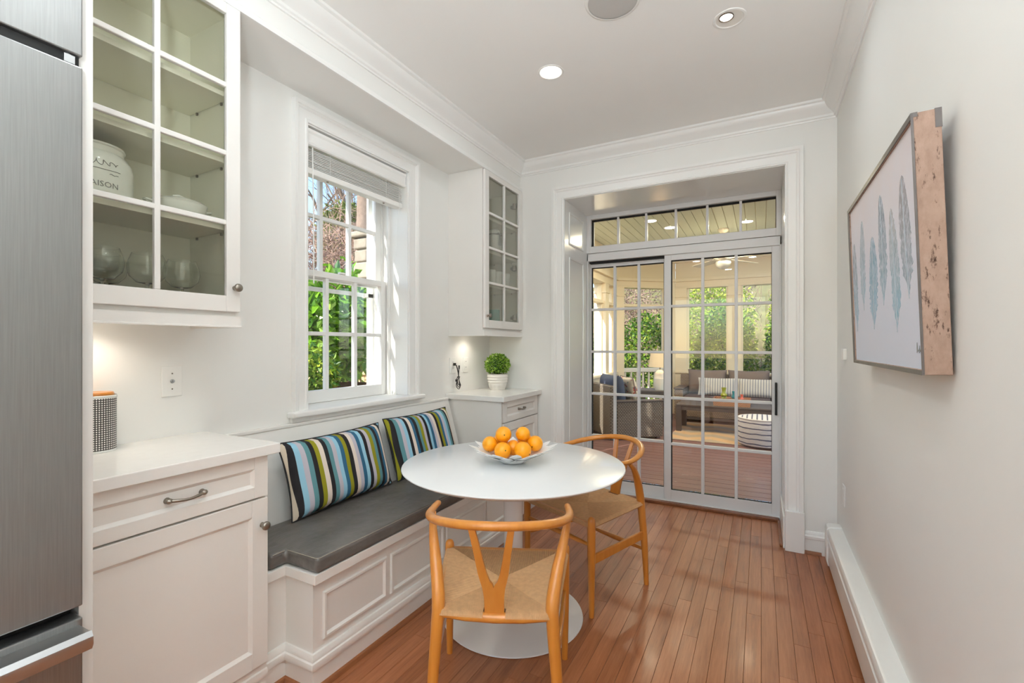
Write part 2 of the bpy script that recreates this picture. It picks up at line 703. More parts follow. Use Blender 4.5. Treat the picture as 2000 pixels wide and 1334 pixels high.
def sash(xc, z0, z1, bot, top, nm):
    y0, y1 = WY0 + 0.012, WY1 - 0.012
    stl = 0.052
    fr = MB()
    fr.box(xc - 0.018, xc + 0.018, y0, y0 + stl, z0, z1).box(xc - 0.018, xc + 0.018, y1 - stl, y1, z0, z1)
    fr.box(xc - 0.018, xc + 0.018, y0 + stl, y1 - stl, z0, z0 + bot).box(xc - 0.018, xc + 0.018, y0 + stl, y1 - stl, z1 - top, z1)
    s = obj(nm, fr, M_TRIM, wn, None, 0.003)
    gy0, gy1, gz0, gz1 = y0 + stl, y1 - stl, z0 + bot, z1 - top
    cw, ch = (gy1 - gy0) / 3, (gz1 - gz0) / 2
    for i in (1, 2):
        obj('muntin', MB().box(xc - 0.014, xc + 0.014, gy0 + cw * i - 0.011, gy0 + cw * i + 0.011, gz0, gz1), M_TRIM, s, None, 0.003)
    obj('muntin', MB().box(xc - 0.0135, xc + 0.0135, gy0, gy1, gz0 + ch - 0.011, gz0 + ch + 0.011), M_TRIM, s, None, 0.003)
    for i in range(3):
        for j in range(2):
            obj('pane', MB().box(xc - 0.002, xc + 0.002, gy0 + cw * i + 0.008, gy0 + cw * (i + 1) - 0.008,
                                 gz0 + ch * j + 0.008, gz0 + ch * (j + 1) - 0.008), M_GLASS, s)
    return s


sash(XL - 0.19, WZ0 + 0.001, 1.70, 0.069, 0.035, 'lower_sash')
sash(XL - 0.24, 1.655, WZ1 - 0.01, 0.04, 0.05, 'upper_sash')
stm = MB()
xs = XL - 0.31
stm.box(xs - 0.008, xs + 0.008, WY0 + 0.006, WY0 + 0.05, WZ0, WZ1).box(xs - 0.008, xs + 0.008, WY1 - 0.05, WY1 - 0.006, WZ0, WZ1)
stm.box(xs - 0.008, xs + 0.008, WY0, WY1, 1.60, 1.625).box(xs - 0.008, xs + 0.008, WY0, WY1, WZ0, WZ0 + 0.04)
obj('storm_frame', stm, M_TRIM, wn)
obj('sash_lock', MB().box(XL - 0.19, XL - 0.165, 1.96, 2.0, 1.70, 1.712), M_PLASTIC, wn, None, 0.003)

# blind, raised
bl = thing('window_blind', 'raised white slatted blind stacked at the top of the window', 'blind',
           (XL - 0.05, (WY0 + WY1) / 2, 2.16))
by0, by1 = WY0 + 0.012, WY1 - 0.012
obj('valance', MB().sweep([(0, 0), (0.008, 0.004), (0.010, 0.012), (0.006, 0.02), (0.006, 0.06), (0.012, 0.07), (0.012, 0.084), (-0.006, 0.084), (-0.006, 0.0)],
                          [(XL - 0.018, by0), (XL - 0.018, by1)], lambda a, b, h: (a, b, 2.305 + h)), M_TRIM, bl, 25)
obj('head_rail', MB().box(XL - 0.085, XL - 0.03, by0 + 0.005, by1 - 0.005, 2.325, 2.38), M_PLASTIC, bl)
for k in range(11):
    z = 2.204 + k * 0.0088
    o = obj('slat', MB().box(XL - 0.082, XL - 0.03, by0 + 0.012, by1 - 0.012, z, z + 0.0024), M_PLASTIC, bl)
    o.location.x += random.uniform(-0.003, 0.003)
obj('bottom_rail', MB().box(XL - 0.084, XL - 0.028, by0 + 0.01, by1 - 0.01, 2.168, 2.2), M_PLASTIC, bl, None, 0.004)
for yy in (by0 + 0.16, by1 - 0.16):
    for dx in (-0.029, -0.083):
        obj('ladder_tape', MB().tube([(XL + dx, yy, 2.2), (XL + dx, yy, 2.33)], 0.0012, 5), M_PLASTIC, bl)
    obj('cord_plug', MB().lathe([(0, 0), (0.006, 0), (0.006, 0.003), (0, 0.004)], 8, (XL - 0.05, yy, 2.164)), M_NICKEL, bl)
obj('tilt_wand', MB().tube([(XL - 0.028, by0 + 0.045, 2.33), (XL - 0.022, by0 + 0.047, 1.95), (XL - 0.02, by0 + 0.047, 1.60)], 0.0035, 8), M_PLASTIC, bl, 40)
obj('lift_cord', MB().tube([(XL - 0.024, by1 - 0.05, 2.33), (XL - 0.022, by1 - 0.05, 2.18), (XL - 0.09, by1 - 0.012, 1.85),
                            (XL - 0.14, by1 - 0.008, 1.4), (XL - 0.13, by1 - 0.010, 0.98), (XL - 0.07, by1 - 0.008, 0.961), (XL - 0.05, by1 - 0.05, 0.961)], 0.0013, 5), M_PLASTIC, bl)
obj('cord_pull', MB().lathe([(0, 0), (0.006, 0.002), (0.007, 0.012), (0.003, 0.03), (0, 0.031)], 10, (XL - 0.118, by1 - 0.012, 0.956)), M_PLASTIC, bl, 40)

# door casing, plinths, recess lining
DC = [(0, 0), (0, 0.012), (0.008, 0.015), (0.014, 0.011), (0.055, 0.015), (0.062, 0.022), (0.07, 0.022), (0.076, 0.03), (0.094, 0.032), (0.096, 0)]
struct('trim_5', MB().sweep([(-o, h) for o, h in DC], [(DX0, 0.0), (DX0, DZ), (DX1, DZ), (DX1, 0.25)],
                            lambda a, b, h: (a, YB - h, b)), M_TRIM,
       'stepped white casing around the sliding door recess', 'trim', 25)
struct('trim_6', MB().box(DX1 - 0.004, DX1 + 0.1, YB - 0.036, YB, 0, 0.25), M_TRIM,
       'white plinth block at the foot of the door casing', 'trim', None, 0.003)
lining = MB().box(DX0, DX0 + 0.004, YB, YD, 0, DZ).box(DX1 - 0.004, DX1, YB, YD, 0, DZ).box(DX0, DX1, YB, YD, DZ - 0.004, DZ)
# raised panel edges on the lining
for (z0, z1) in ((0.22, 1.98), (2.08, 2.34)):
    lining.sweep([(0, 0), (0.014, 0), (0.014, 0.005), (0, 0.007)], [(YB + 0.1, z0), (YB + 0.1, z1), (YD - 0.1, z1), (YD - 0.1, z0)],
                 lambda a, b, h: (DX0 + 0.004 + h, a, b), True)
M_GLOSSW = mat('gloss_trim_paint', (236, 237, 236), 0.15, vary=0.01, vscale=5, bump=0.03, bscale=25)
struct('trim_7', lining, M_GLOSSW, 'glossy white lining boards of the door recess', 'trim')
tag(obj('baseboard_recess', MB().box(DX1 - 0.014, DX1 - 0.004, YB, YD, 0, 0.2).box(DX0 + 0.004, DX0 + 0.014, YB, YD, 0, 0.2), M_TRIM, None, None, 0.003),
    'white skirting inside the door recess', 'baseboard', None, 'structure')
BBP = [(0, 0), (0.014, 0), (0.014, 0.09), (0.02, 0.094), (0.021, 0.108), (0.012, 0.116), (0.012, 0.122), (0.006, 0.136), (0, 0.136)]
bb = struct('baseboard_back', MB().sweep(BBP, [(DX1 + 0.09, YB), (XR, YB)]), M_TRIM,
            'short white baseboard between the door casing and the heater', 'baseboard', 25)
struct('trim_8', MB().sweep([(0.014, 0), (0.03, 0), (0.028, 0.01), (0.02, 0.018), (0.014, 0.019)], [(DX1 + 0.1, YB), (XR - 0.08, YB)]), M_SHOE,
       'small wooden shoe moulding under the back baseboard', 'trim', 30)
struct('trim_9', MB().box(DX0 + 0.02, DX1 - 0.02, YD - 0.05, YD - 0.005, 0, 0.022).box(DX1 - 0.032, DX1 - 0.014, YB + 0.02, YD - 0.05, 0, 0.018)
       .box(DX0 + 0.014, DX0 + 0.032, YB + 0.02, YD - 0.05, 0, 0.018), M_SHOE,
       'wooden shoe strip along the foot of the sliding door', 'trim', None, 0.004)

# ------------------------------------------------------------------ sliding door and transom
M_ALU = mat('white_aluminium', (226, 226, 226), 0.35, vary=0.01)
dr = thing('door_1', 'white sliding glass door with divided panes to the porch', 'door', ((DX0 + DX1) / 2, YD + 0.05, 0), kind='structure')
fx0, fx1 = DX0 + 0.004, DX1 - 0.004
fm = MB()
fm.box(fx0, fx0 + 0.012, YD, YD + 0.12, 0, 2.08).box(fx1 - 0.012, fx1, YD, YD + 0.12, 0, 2.08)
fm.box(fx0, fx1, YD, YD + 0.12, 2.012, 2.078).box(fx0, fx1, YD, YD + 0.12, -0.05, 0.022)
obj('frame', fm, M_ALU, dr, None, 0.003)
obj('track_brush', MB().box(fx0 + 0.012, -0.70, YD + 0.03, YD + 0.09, 1.997, 2.012), M_DARK, dr)


def slider(x0, x1, yc, z0, z1, sl, sr, bot, top, name):
    fr = MB()
    d = 0.018
    fr.box(x0, x0 + sl, yc - d, yc + d, z0, z1).box(x1 - sr, x1, yc - d, yc + d, z0, z1)
    fr.box(x0 + sl, x1 - sr, yc - d, yc + d, z0, z0 + bot).box(x0 + sl, x1 - sr, yc - d, yc + d, z1 - top, z1)
    s = obj(name, fr, M_ALU, dr, None, 0.002)
    gx0, gx1, gz0, gz1 = x0 + sl, x1 - sr, z0 + bot, z1 - top
    obj('gasket', MB().box(gx0, gx1, yc - 0.012, yc + 0.012, gz0, gz0 + 0.005).box(gx0, gx1, yc - 0.012, yc + 0.012, gz1 - 0.007, gz1)
        .box(gx0, gx0 + 0.006, yc - 0.012, yc + 0.012, gz0, gz1).box(gx1 - 0.003, gx1, yc - 0.012, yc + 0.012, gz0, gz1), M_DARK, s)
    cw, ch = (gx1 - gx0) / 3, (gz1 - gz0) / 5
    for i in (1, 2):
        obj('muntin', MB().box(gx0 + cw * i - 0.011, gx0 + cw * i + 0.011, yc - 0.016, yc + 0.016, gz0, gz1), M_ALU, s, None, 0.003)
    for j in range(1, 5):
        obj('muntin', MB().box(gx0, gx1, yc - 0.0155, yc + 0.0155, gz0 + ch * j - 0.011, gz0 + ch * j + 0.011), M_ALU, s, None, 0.003)
    for i in range(3):
        for j in range(5):
            obj('pane', MB().box(gx0 + cw * i + 0.006, gx0 + cw * (i + 1) - 0.006, yc - 0.003, yc + 0.003,
                                 gz0 + ch * j + 0.006, gz0 + ch * (j + 1) - 0.006), M_GLASS, s)
    return s


slider(fx0 + 0.008, -0.665, YD + 0.085, 0.022, 1.995, 0.012, 0.045, 0.085, 0.03, 'sliding_panel')
rp = slider(-0.697, fx1 - 0.010, YD + 0.035, 0.022, 2.012, 0.052, 0.052, 0.085, 0.045, 'sliding_panel')
obj('handle', MB().box(0.088, 0.104, YD - 0.0, YD + 0.018, 0.765, 1.005), M_BLACK, rp, None, 0.004)
obj('latch', MB().box(0.090, 0.102, YD - 0.008, YD + 0.004, 0.87, 0.90).box(0.091, 0.101, YD - 0.004, YD + 0.004, 0.93, 0.935), M_BLACK, rp, None, 0.002)

tw = thing('window_2', 'long transom window of six panes above the sliding door', 'window', ((DX0 + DX1) / 2, YD + 0.05, 2.08), kind='structure')
tm = MB()
tz0, tz1 = 2.138, 2.374
tx0, tx1 = -1.312, 0.097
tm.box(fx0, tx0, YD - 0.01, YD + 0.1, 2.08, DZ - 0.004).box(tx1, fx1, YD - 0.01, YD + 0.1, 2.08, DZ - 0.004)
tm.box(tx0, tx1, YD - 0.01, YD + 0.1, 2.08, tz0).box(tx0, tx1, YD - 0.01, YD + 0.1, tz1, DZ - 0.004)
obj('frame', tm, M_ALU, tw, None, 0.003)
gk = MB()
gk.box(tx0, tx1, YD + 0.02, YD + 0.04, tz1 - 0.014, tz1).box(tx0, tx0 + 0.012, YD + 0.02, YD + 0.04, tz0, tz1).box(tx1 - 0.004, tx1, YD + 0.02, YD + 0.04, tz0, tz1)
obj('gasket', gk, M_DARK, tw)
cw = (tx1 - tx0) / 6
for i in range(1, 6):
    obj('muntin', MB().box(tx0 + cw * i - 0.009, tx0 + cw * i + 0.009, YD + 0.01, YD + 0.045, tz0, tz1), M_ALU, tw, None, 0.002)
for i in range(6):
    obj('pane', MB().box(tx0 + cw * i + 0.006, tx0 + cw * (i + 1) - 0.006, YD + 0.027, YD + 0.033, tz0 + 0.002, tz1 - 0.004), M_GLASS, tw)

# ================================================================== KITCHEN UNITS
def shaker(parent, name, xf, y0, y1, z0, z1, rail=0.055, th=0.02):
    """framed front: rails and stiles, with a recessed panel as its sub-part"""
    fr = MB()
    fr.box(xf - th, xf, y0, y0 + rail, z0, z1).box(xf - th, xf, y1 - rail, y1, z0, z1)
    r2 = min(rail, (z1 - z0) * 0.28)
    fr.box(xf - th, xf, y0 + rail, y1 - rail, z0, z0 + r2).box(xf - th, xf, y0 + rail, y1 - rail, z1 - r2, z1)
    d = obj(name, fr, M_CAB, parent, None, 0.0015)
    obj('panel', MB().box(xf - th, xf - 0.009, y0 + rail - 0.004, y1 - rail + 0.004, z0 + r2 - 0.004, z1 - r2 + 0.004), M_CAB, d)
    e = 0.010
    obj('panel_bead', MB().sweep([(0, -0.009), (e, -0.009), (0, 0)], [(y0 + rail, z0 + r2), (y0 + rail, z1 - r2), (y1 - rail, z1 - r2), (y1 - rail, z0 + r2)],
                                 lambda a, b, h: (xf + h, a, b), True), M_CAB, d)
    return d


def knob(parent, x, y, z):
    k = MB().lathe([(0, 0), (0.009, 0), (0.008, 0.004), (0.0055, 0.008), (0.0055, 0.013), (0.013, 0.017), (0.0155, 0.022), (0.0145, 0.027), (0.009, 0.031), (0, 0.032)], 20)
    k.xform(Matrix.Translation((x, y, z)) @ Matrix.Rotation(PI / 2, 4, 'Y'))
    return obj('knob', k, M_NICKEL, parent, 50)


def pull(parent, x, y0, y1, z):
    k = MB()
    pts, rs = [], []
    for i in range(13):
        t = i / 12
        pts.append((x + 0.012 + 0.016 * math.sin(PI * t), y0 + (y1 - y0) * t, z - 0.004 * math.sin(PI * t)))
        rs.append(0.0042 + 0.0012 * abs(math.cos(PI * t)))
    k.tube(pts, rs, 10, round_ends=True)
    for yy in (y0, y1):
        k.tube([(x, yy, z), (x + 0.006, yy, z), (x + 0.016, yy, z)], [0.010, 0.007, 0.006], 12, round_ends=True)
        k.sphere((x + 0.014, yy, z), 0.0085, 12, 8, (0.8, 1.2, 1.0))
    return obj('handle', k, M_NICKEL, parent, 50)


BASEP = [(-0.016, 0), (0, 0), (0, 0.078), (0.007, 0.082), (0.010, 0.096), (0.007, 0.108), (0.002, 0.112), (0.002, 0.12), (-0.006, 0.134), (-0.016, 0.134)]
SHOEP = [(0, 0), (0.016, 0), (0.0145, 0.008), (0.009, 0.015), (0, 0.018)]


def base_cabinet(y0, y1, xf, label, fy0, fy1, hinge_left, hy0, hy1, toe_ext):
    t = thing('base_cabinet', label, 'cabinet', (XL, (y0 + y1) / 2, 0), group='base cabinets')
    obj('body', MB().box(XL + 0.002, xf - 0.022, y0, y1, 0.0, 0.888), M_CAB, t, None, 0.002)
    d = shaker(t, 'drawer', xf, fy0, fy1, 0.74, 0.884, 0.05)
    pull(d, xf - 0.009, hy0, hy1, 0.811)
    d = shaker(t, 'door', xf, fy0, fy1, 0.142, 0.733, 0.058)
    if hinge_left:
        knob(d, xf, fy1 - 0.022, 0.64)
    return t


nb = base_cabinet(0.49, 1.078, -1.57, 'white base cabinet beside the refrigerator with drawer and knobbed door', 0.495, 1.072, True, 0.752, 0.852, 0)
obj('base_moulding', MB().sweep(BASEP, [(-1.588, 0.49), (-1.588, 1.078)]), M_CAB, nb, 30)
fb = base_cabinet(2.80, YB - 0.002, -1.57, 'white base cabinet in the corner beside the sliding door', 2.822, 3.375, False, 3.06, 3.145, 0)
obj('base_moulding', MB().sweep(BASEP, [(-1.588, 2.797), (-1.588, YB - 0.002)]), M_CAB, fb, 30)
obj('end_panel', MB().box(XL + 0.002, -1.574, 2.795, 2.802, 0, 0.888), M_CAB, fb)

for (a, b_, lab) in ((0.49, 1.105, 'white quartz worktop beside the refrigerator'), (2.775, YB - 0.001, 'white quartz worktop in the corner under the potted plant')):
    o = obj('worktop', MB().box(XL + 0.001, -1.545, a, b_, 0.889, 0.925), M_QUARTZ, None, None, 0.003)
    tag(o, lab, 'worktop', 'quartz worktops')


def upper_cabinet(y0, y1, gy0, gy1, dy0, dy1, label, open_side, knob_right, soft):
    xf = -1.715
    z0, z1 = 1.385, SOFZ - 0.001
    t = thing('glass_cabinet', label, 'cabinet', (XL, (y0 + y1) / 2, z0), group='glass-fronted wall cabinets')
    xi = xf - 0.022
    body = MB()
    body.box(XL + 0.001, xi, y0, y0 + 0.018, z0, z1).box(XL + 0.001, xi, y1 - 0.018, y1, z0, z1)
    body.box(XL + 0.001, xi, y0 + 0.018, y1 - 0.018, z0, z0 + 0.018).box(XL + 0.001, xi, y0 + 0.018, y1 - 0.018, z1 - 0.018, z1)
    obj('body', body, M_CAB, t)
    inn = MB().box(XL + 0.002, XL + 0.008, y0 + 0.018, y1 - 0.018, z0 + 0.018, z1 - 0.018)
    inn.box(XL + 0.008, xi, y0 + 0.018, y0 + 0.021, z0 + 0.018, z1 - 0.018).box(XL + 0.008, xi, y1 - 0.021, y1 - 0.018, z0 + 0.018, z1 - 0.018)
    inn.box(XL + 0.008, xi, y0 + 0.021, y1 - 0.021, z0 + 0.018, z0 + 0.021).box(XL + 0.008, xi, y0 + 0.021, y1 - 0.021, z1 - 0.021, z1 - 0.018)
    obj('lining', inn, M_INNER, t)
    for z in (2.215, 1.97, 1.722):
        sh = obj('shelf', MB().box(XL + 0.009, xi - 0.012, y0 + 0.024, y1 - 0.024, z - 0.018, z), M_INNER, t, None, 0.001)
        for yy in (y0 + 0.022, y1 - 0.028):
            for xx in (XL + 0.06, xi - 0.07):
                obj('shelf_pin', MB().box(xx, xx + 0.008, yy, yy + 0.006, z - 0.028, z - 0.0185), M_NICKEL, sh)
    # light rail
    obj('light_rail', MB().sweep([(-0.018, 0), (0.0015, 0), (0.0015, 0.005), (-0.001, 0.006), (-0.001, 0.04), (-0.018, 0.04)],
                                 [(XL + 0.002, y0 + 0.0), (xi + 0.018, y0), (xi + 0.018, y1 - 0.001)] if soft else [(xi + 0.018, y0), (xi + 0.018, y1), (XL + 0.002, y1)],
                                 lambda a, b, h: (a, b, 1.345 + h)), M_CAB, t)
    # door
    dz0, dz1, gz0, gz1 = 1.402, z1 - 0.008, 1.46, 2.487
    fr = MB()
    fr.box(xi + 0.002, xf, dy0, gy0, dz0, dz1).box(xi + 0.002, xf, gy1, dy1, dz0, dz1)
    fr.box(xi + 0.002, xf, gy0, gy1, dz0, gz0).box(xi + 0.002, xf, gy0, gy1, gz1, dz1)
    d = obj('door', fr, M_CAB, t, None, 0.0025)
    ym = (gy0 + gy1) / 2
    zs = [gz0, 1.727, 1.98, 2.228, gz1]
    obj('muntin', MB().box(xi + 0.004, xf - 0.001, ym - 0.009, ym + 0.009, gz0, gz1), M_CAB, d, None, 0.003)
    for z in zs[1:4]:
        obj('muntin', MB().box(xi + 0.0045, xf - 0.0015, gy0, gy1, z - 0.009, z + 0.009), M_CAB, d, None, 0.003)
    for a, b_ in ((gy0, ym - 0.007), (ym + 0.007, gy1)):
        for i in range(4):
            obj('pane', MB().box(xi + 0.005, xi + 0.008, a, b_, zs[i] + (0.007 if i else 0), zs[i + 1] - (0.007 if i < 3 else 0)), M_TINT, d)
    knob(d, xf, (dy1 - 0.022) if knob_right else (dy0 + 0.03), 1.49)
    # under-cabinet puck lamp, its own light
    pk = obj('puck_lamp', MB().lathe([(0, 0), (0.03, 0), (0.032, 0.004), (0.032, 0.012), (0, 0.012)], 20, ((XL + xf) / 2 - 0.04, (y0 + y1) / 2 - (0.1 if soft else 0.06), z0 - 0.0125)),
             mat_emit('puck_glow', (255, 244, 224), 6.0) if 'puck_glow' not in MATS else MATS['puck_glow'], t)
    ld = bpy.data.lights.new('puck_light', 'SPOT')
    ld.energy = UNDERCAB * 6
    ld.spot_size = math.radians(150)
    ld.spot_blend = 0.8
    ld.shadow_soft_size = 0.03
    ld.color = (1.0, 0.91, 0.78)
    lo = bpy.data.objects.new('puck_light', ld)
    C.objects.link(lo)
    lo.parent = t
    lo.location = Vector(((XL + xf) / 2 - 0.04, (y0 + y1) / 2 - (0.1 if soft else 0.06), z0 - 0.02)) - t.location
    return t


uc = upper_cabinet(0.49, 1.067, 0.571, 1.011, 0.52, 1.062, 'wide white glass-door wall cabinet holding a crock and wine glasses', None, True, False)
for (yy, xx) in ((0.70, XL + 0.0085), (0.90, XL + 0.0085)):
    obj('screw_cap', MB().tube([(xx, yy, 2.40), (xx + 0.002, yy, 2.40)], 0.006, 12), M_NICKEL, uc)
fc = upper_cabinet(2.81, YB - 0.001, 2.868, 3.335, 2.815, YB - 0.008, 'narrow-looking white glass-door wall cabinet in the corner holding cups', None, False, True)
for zz in (2.40, 1.90, 1.50):
    obj('hinge', MB().box(-1.80, -1.745, 3.345, 3.378, zz - 0.012, zz + 0.012).tube([(-1.76, 3.34, zz - 0.022), (-1.76, 3.34, zz + 0.022)], 0.016, 10), M_NICKEL, fc, 40, 0.002)

# ------------------------------------------------------------------ refrigerator and tall side panel
fx = -1.30
fy1 = fx * -0.3513
t = thing('refrigerator', 'tall stainless steel refrigerator with a bottom freezer drawer', 'refrigerator', (XL, 0.0, 0))
obj('body', MB().box(XL + 0.01, fx - 0.05, -0.46, fy1 - 0.004, 0.02, 2.12), M_DARK, t)
obj('upper_panel', MB().box(fx - 0.045, fx, -0.46, fy1, 1.905, 2.12), M_STEEL, t, None, 0.003)
obj('gap_strip', MB().box(fx - 0.045, fx - 0.012, -0.46, fy1 - 0.003, 1.88, 1.905), M_DARK, t)
obj('hinge_bracket', MB().box(fx - 0.02, fx - 0.004, fy1 - 0.03, fy1 - 0.012, 1.884, 1.901).tube([(fx - 0.014, fy1 - 0.021, 1.882), (fx - 0.014, fy1 - 0.021, 1.904)], 0.006, 10), M_CHROME, t)
obj('door', MB().box(fx - 0.045, fx, -0.46, fy1, 0.715, 1.882), M_STEEL, t, None, 0.003)
fd = obj('freezer_drawer', MB().box(fx - 0.045, fx, -0.46, fy1, 0.12, 0.690), M_STEEL, t, None, 0.003)
# bar handle: curved steel lip along the drawer top
hb = MB()
hp = [(0.0, 0.0), (0.045, 0.002), (0.058, 0.006), (0.066, -0.004), (0.067, -0.02), (0.06, -0.032), (0.048, -0.034), (0.04, -0.024), (0.02, -0.02), (0.0, -0.022)]
hb.sweep(hp, [(fx, -0.45), (fx, fy1 - 0.006)], lambda a, b, h: (a, b, 0.675 + h))
obj('handle', hb, M_CHROME, fd, 35)
obj('kick_grille', MB().box(fx - 0.06, fx - 0.03, -0.46, fy1 - 0.004, 0.02, 0.115), M_DARK, t)
o = obj('tall_panel', MB().box(XL + 0.003, -1.33, fy1 + 0.003, -1.33 * -0.3648, 0, SOFZ - 0.002), M_CAB, None, None, 0.001)
tag(o, 'tall white end panel between the refrigerator and the cabinets', 'panel')
o = obj('fridge_cabinet', MB().box(XL + 0.003, fx - 0.03, -0.46, fy1 - 0.002, 2.13, SOFZ - 0.002), M_CAB, None, None, 0.002)
tag(o, 'white cabinet bridging over the stainless refrigerator', 'cabinet')

# ------------------------------------------------------------------ crockery in the near cabinet
SH = 1.7225


def bend_text(txt, size, cx, cy, z, r, a0, dz=0.0):
    """letters wrapped on a cylinder, facing angle a0"""
    cu = bpy.data.curves.new('txt', 'FONT')
    cu.body = txt
    cu.size = size
    cu.align_x = 'CENTER'
    cu.resolution_u = 2
    o = bpy.data.objects.new('txt', cu)
    C.objects.link(o)
    dg = bpy.context.evaluated_depsgraph_get()
    me = bpy.data.meshes.new_from_object(o.evaluated_get(dg))
    vs = [v.co.copy() for v in me.vertices]
    fs = [tuple(p.vertices) for p in me.polygons]
    bpy.data.objects.remove(o)
    bpy.data.curves.remove(cu)
    bpy.data.meshes.remove(me)
    out = []
    for v in vs:
        a = a0 + v.x / r
        out.append((cx + (r + 0.0006) * math.cos(a), cy + (r + 0.0006) * math.sin(a), z + v.y))
    return MB().add(out, fs)


M_INK = mat('grey_print', (120, 120, 116), 0.6, vary=0.1, vscale=60)
cx, cy = -1.885, 0.682
t = thing('stoneware_crock', 'large white stoneware crock with grey printed lettering', 'crock', (cx, cy, SH))
obj('body', MB().lathe([(0, 0), (0.100, 0), (0.105, 0.006), (0.106, 0.13), (0.103, 0.155), (0.09, 0.178), (0.082, 0.186), (0.082, 0.204), (0.086, 0.208),
                        (0.085, 0.214), (0.074, 0.214), (0.074, 0.17), (0.098, 0.14), (0.098, 0.012), (0, 0.012)], 40, (0, 0, 0)).xform(Matrix.Translation((cx, cy, SH)) @ Matrix.Diagonal((1, 1, 0.88, 1))), M_CERAM, t, 40)
fa = math.radians(-7)
obj('lettering', bend_text('MAISON', 0.024, cx, cy, SH + 0.044, 0.1062, fa), M_INK, t)
for (k0, k1, zz, amp, nn) in ((-0.34, 0.42, 0.118, 0.011, 40), (-0.25, 0.48, 0.098, 0.0008, 12), (0.2, 0.42, 0.086, 0.002, 16), (-0.1, 0.2, 0.014, 0.006, 20)):
    pts = []
    for i in range(nn):
        u = i / (nn - 1)
        a = fa + k0 + (k1 - k0) * u + (0.03 * math.sin(u * 31) if amp > 0.005 else 0)
        z = SH + zz + amp * math.sin(u * (26 if amp > 0.005 else 9)) * (1 - 0.6 * u)
        pts.append((cx + 0.1066 * math.cos(a), cy + 0.1066 * math.sin(a), z))
    obj('script_line', MB().tube(pts, 0.0009, 5), M_INK, t)

cx, cy = -1.835, 0.912
t = thing('casserole_dish', 'small white lidded casserole dish on the cabinet shelf', 'dish', (cx, cy, SH))
obj('body', MB().lathe([(0, 0), (0.06, 0), (0.076, 0.012), (0.084, 0.05), (0.086, 0.055), (0.082, 0.055), (0, 0.05)], 32, (cx, cy, SH)), M_CERAM, t, 45)
obj('lid', MB().lathe([(0.085, 0.0555), (0.087, 0.059), (0.078, 0.066), (0.05, 0.075), (0, 0.078)], 32, (cx, cy, SH)), M_CERAM, t, 45)
obj('lid_handle', MB().tube([(cx, cy - 0.02, SH + 0.075), (cx, cy - 0.017, SH + 0.085), (cx, cy, SH + 0.09), (cx, cy + 0.017, SH + 0.085), (cx, cy + 0.02, SH + 0.075)], 0.005, 8), M_CERAM, t, 50)
for s in (-1, 1):
    obj('side_handle', MB().tube([(cx + 0.015, cy + s * 0.082, SH + 0.048), (cx + 0.01, cy + s * 0.104, SH + 0.052), (cx - 0.01, cy + s * 0.104, SH + 0.052), (cx - 0.015, cy + s * 0.082, SH + 0.048)], 0.004, 8), M_CERAM, t, 50)

M_CRYSTAL = None


def _crystal():
    n = N('clear_crystal')
    n.p.inputs['Base Color'].default_value = (0.97, 0.99, 0.98, 1)
    n.p.inputs['Roughness'].default_value = 0.0
    n.p.inputs['Transmission Weight'].default_value = 1.0
    n.p.inputs['IOR'].default_value = 1.45
    return n.m


M_CRYSTAL = _crystal()
gz = 1.4065
g0 = thing('wine_glass', 'clear balloon wine glass standing in the glass-door cabinet', 'wine glass', (-1.83, 0.69, gz), group='balloon glasses in the wide wall cabinet')
prof_o = [(0, 0), (0.034, 0.0), (0.034, 0.0015), (0.012, 0.005), (0.0045, 0.012), (0.004, 0.07), (0.006, 0.078)]
bowl_o = [(0.006, 0.078), (0.03, 0.084), (0.05, 0.105), (0.056, 0.13), (0.053, 0.155), (0.043, 0.182), (0.0418, 0.182), (0.0518, 0.155), (0.0548, 0.13), (0.0488, 0.106), (0.029, 0.0855), (0, 0.081)]
obj('stem', MB().lathe(prof_o, 24), M_CRYSTAL, g0, 40, local=True)
obj('bowl', MB().lathe(bowl_o, 28), M_CRYSTAL, g0, 60, local=True)
for p in ((-1.835, 0.815), (-1.87, 0.94), (-1.955, 0.75)):
    g = copy_tree(g0)
    g.location = (p[0], p[1], gz)

# ------------------------------------------------------------------ crockery in the corner cabinet
t = thing('ribbon_jar', 'white jar tied with a grey ribbon in the corner cabinet', 'jar', (-1.80, 3.08, 1.9705))
obj('body', MB().lathe([(0, 0), (0.042, 0), (0.046, 0.01), (0.046, 0.14), (0.0445, 0.155), (0.046, 0.175), (0.03, 0.19), (0, 0.192)], 28, (-1.80, 3.08, 1.9705)), M_CERAM, t, 45)
M_RIB = mat('grey_ribbon', (96, 88, 82), 0.8, vary=0.2, vscale=80)
rb = MB().tube([(-1.80 + 0.0465 * math.cos(a * PI / 12), 3.08 + 0.0465 * math.sin(a * PI / 12), 1.9705 + 0.148) for a in range(24)], 0.004, 6, closed=True)
for s in (-1, 1):
    rb.tube([(-1.752, 3.08, 2.118), (-1.748, 3.08 + s * 0.022, 2.128), (-1.75, 3.08 + s * 0.03, 2.115), (-1.752, 3.08, 2.115)], 0.0035, 6)
    rb.tube([(-1.75, 3.08, 2.115), (-1.746, 3.08 + s * 0.008, 2.08), (-1.747, 3.08 + s * 0.014, 2.035)], 0.003, 6)
obj('ribbon', rb, M_RIB, t, 50)
cup0 = None
for i, (xx, yy) in enumerate(((-1.80, 3.03), (-1.80, 3.13), (-1.80, 3.253))):
    t = thing('white_cup', 'tall white cup on the corner cabinet shelf', 'cup', (xx, yy, 1.7225), group='white cups in the corner cabinet')
    obj('body', MB().lathe([(0, 0), (0.034, 0), (0.036, 0.006), (0.040, 0.12), (0.038, 0.122), (0.033, 0.008), (0, 0.008)], 24), M_CERAM, t, 45, local=True)
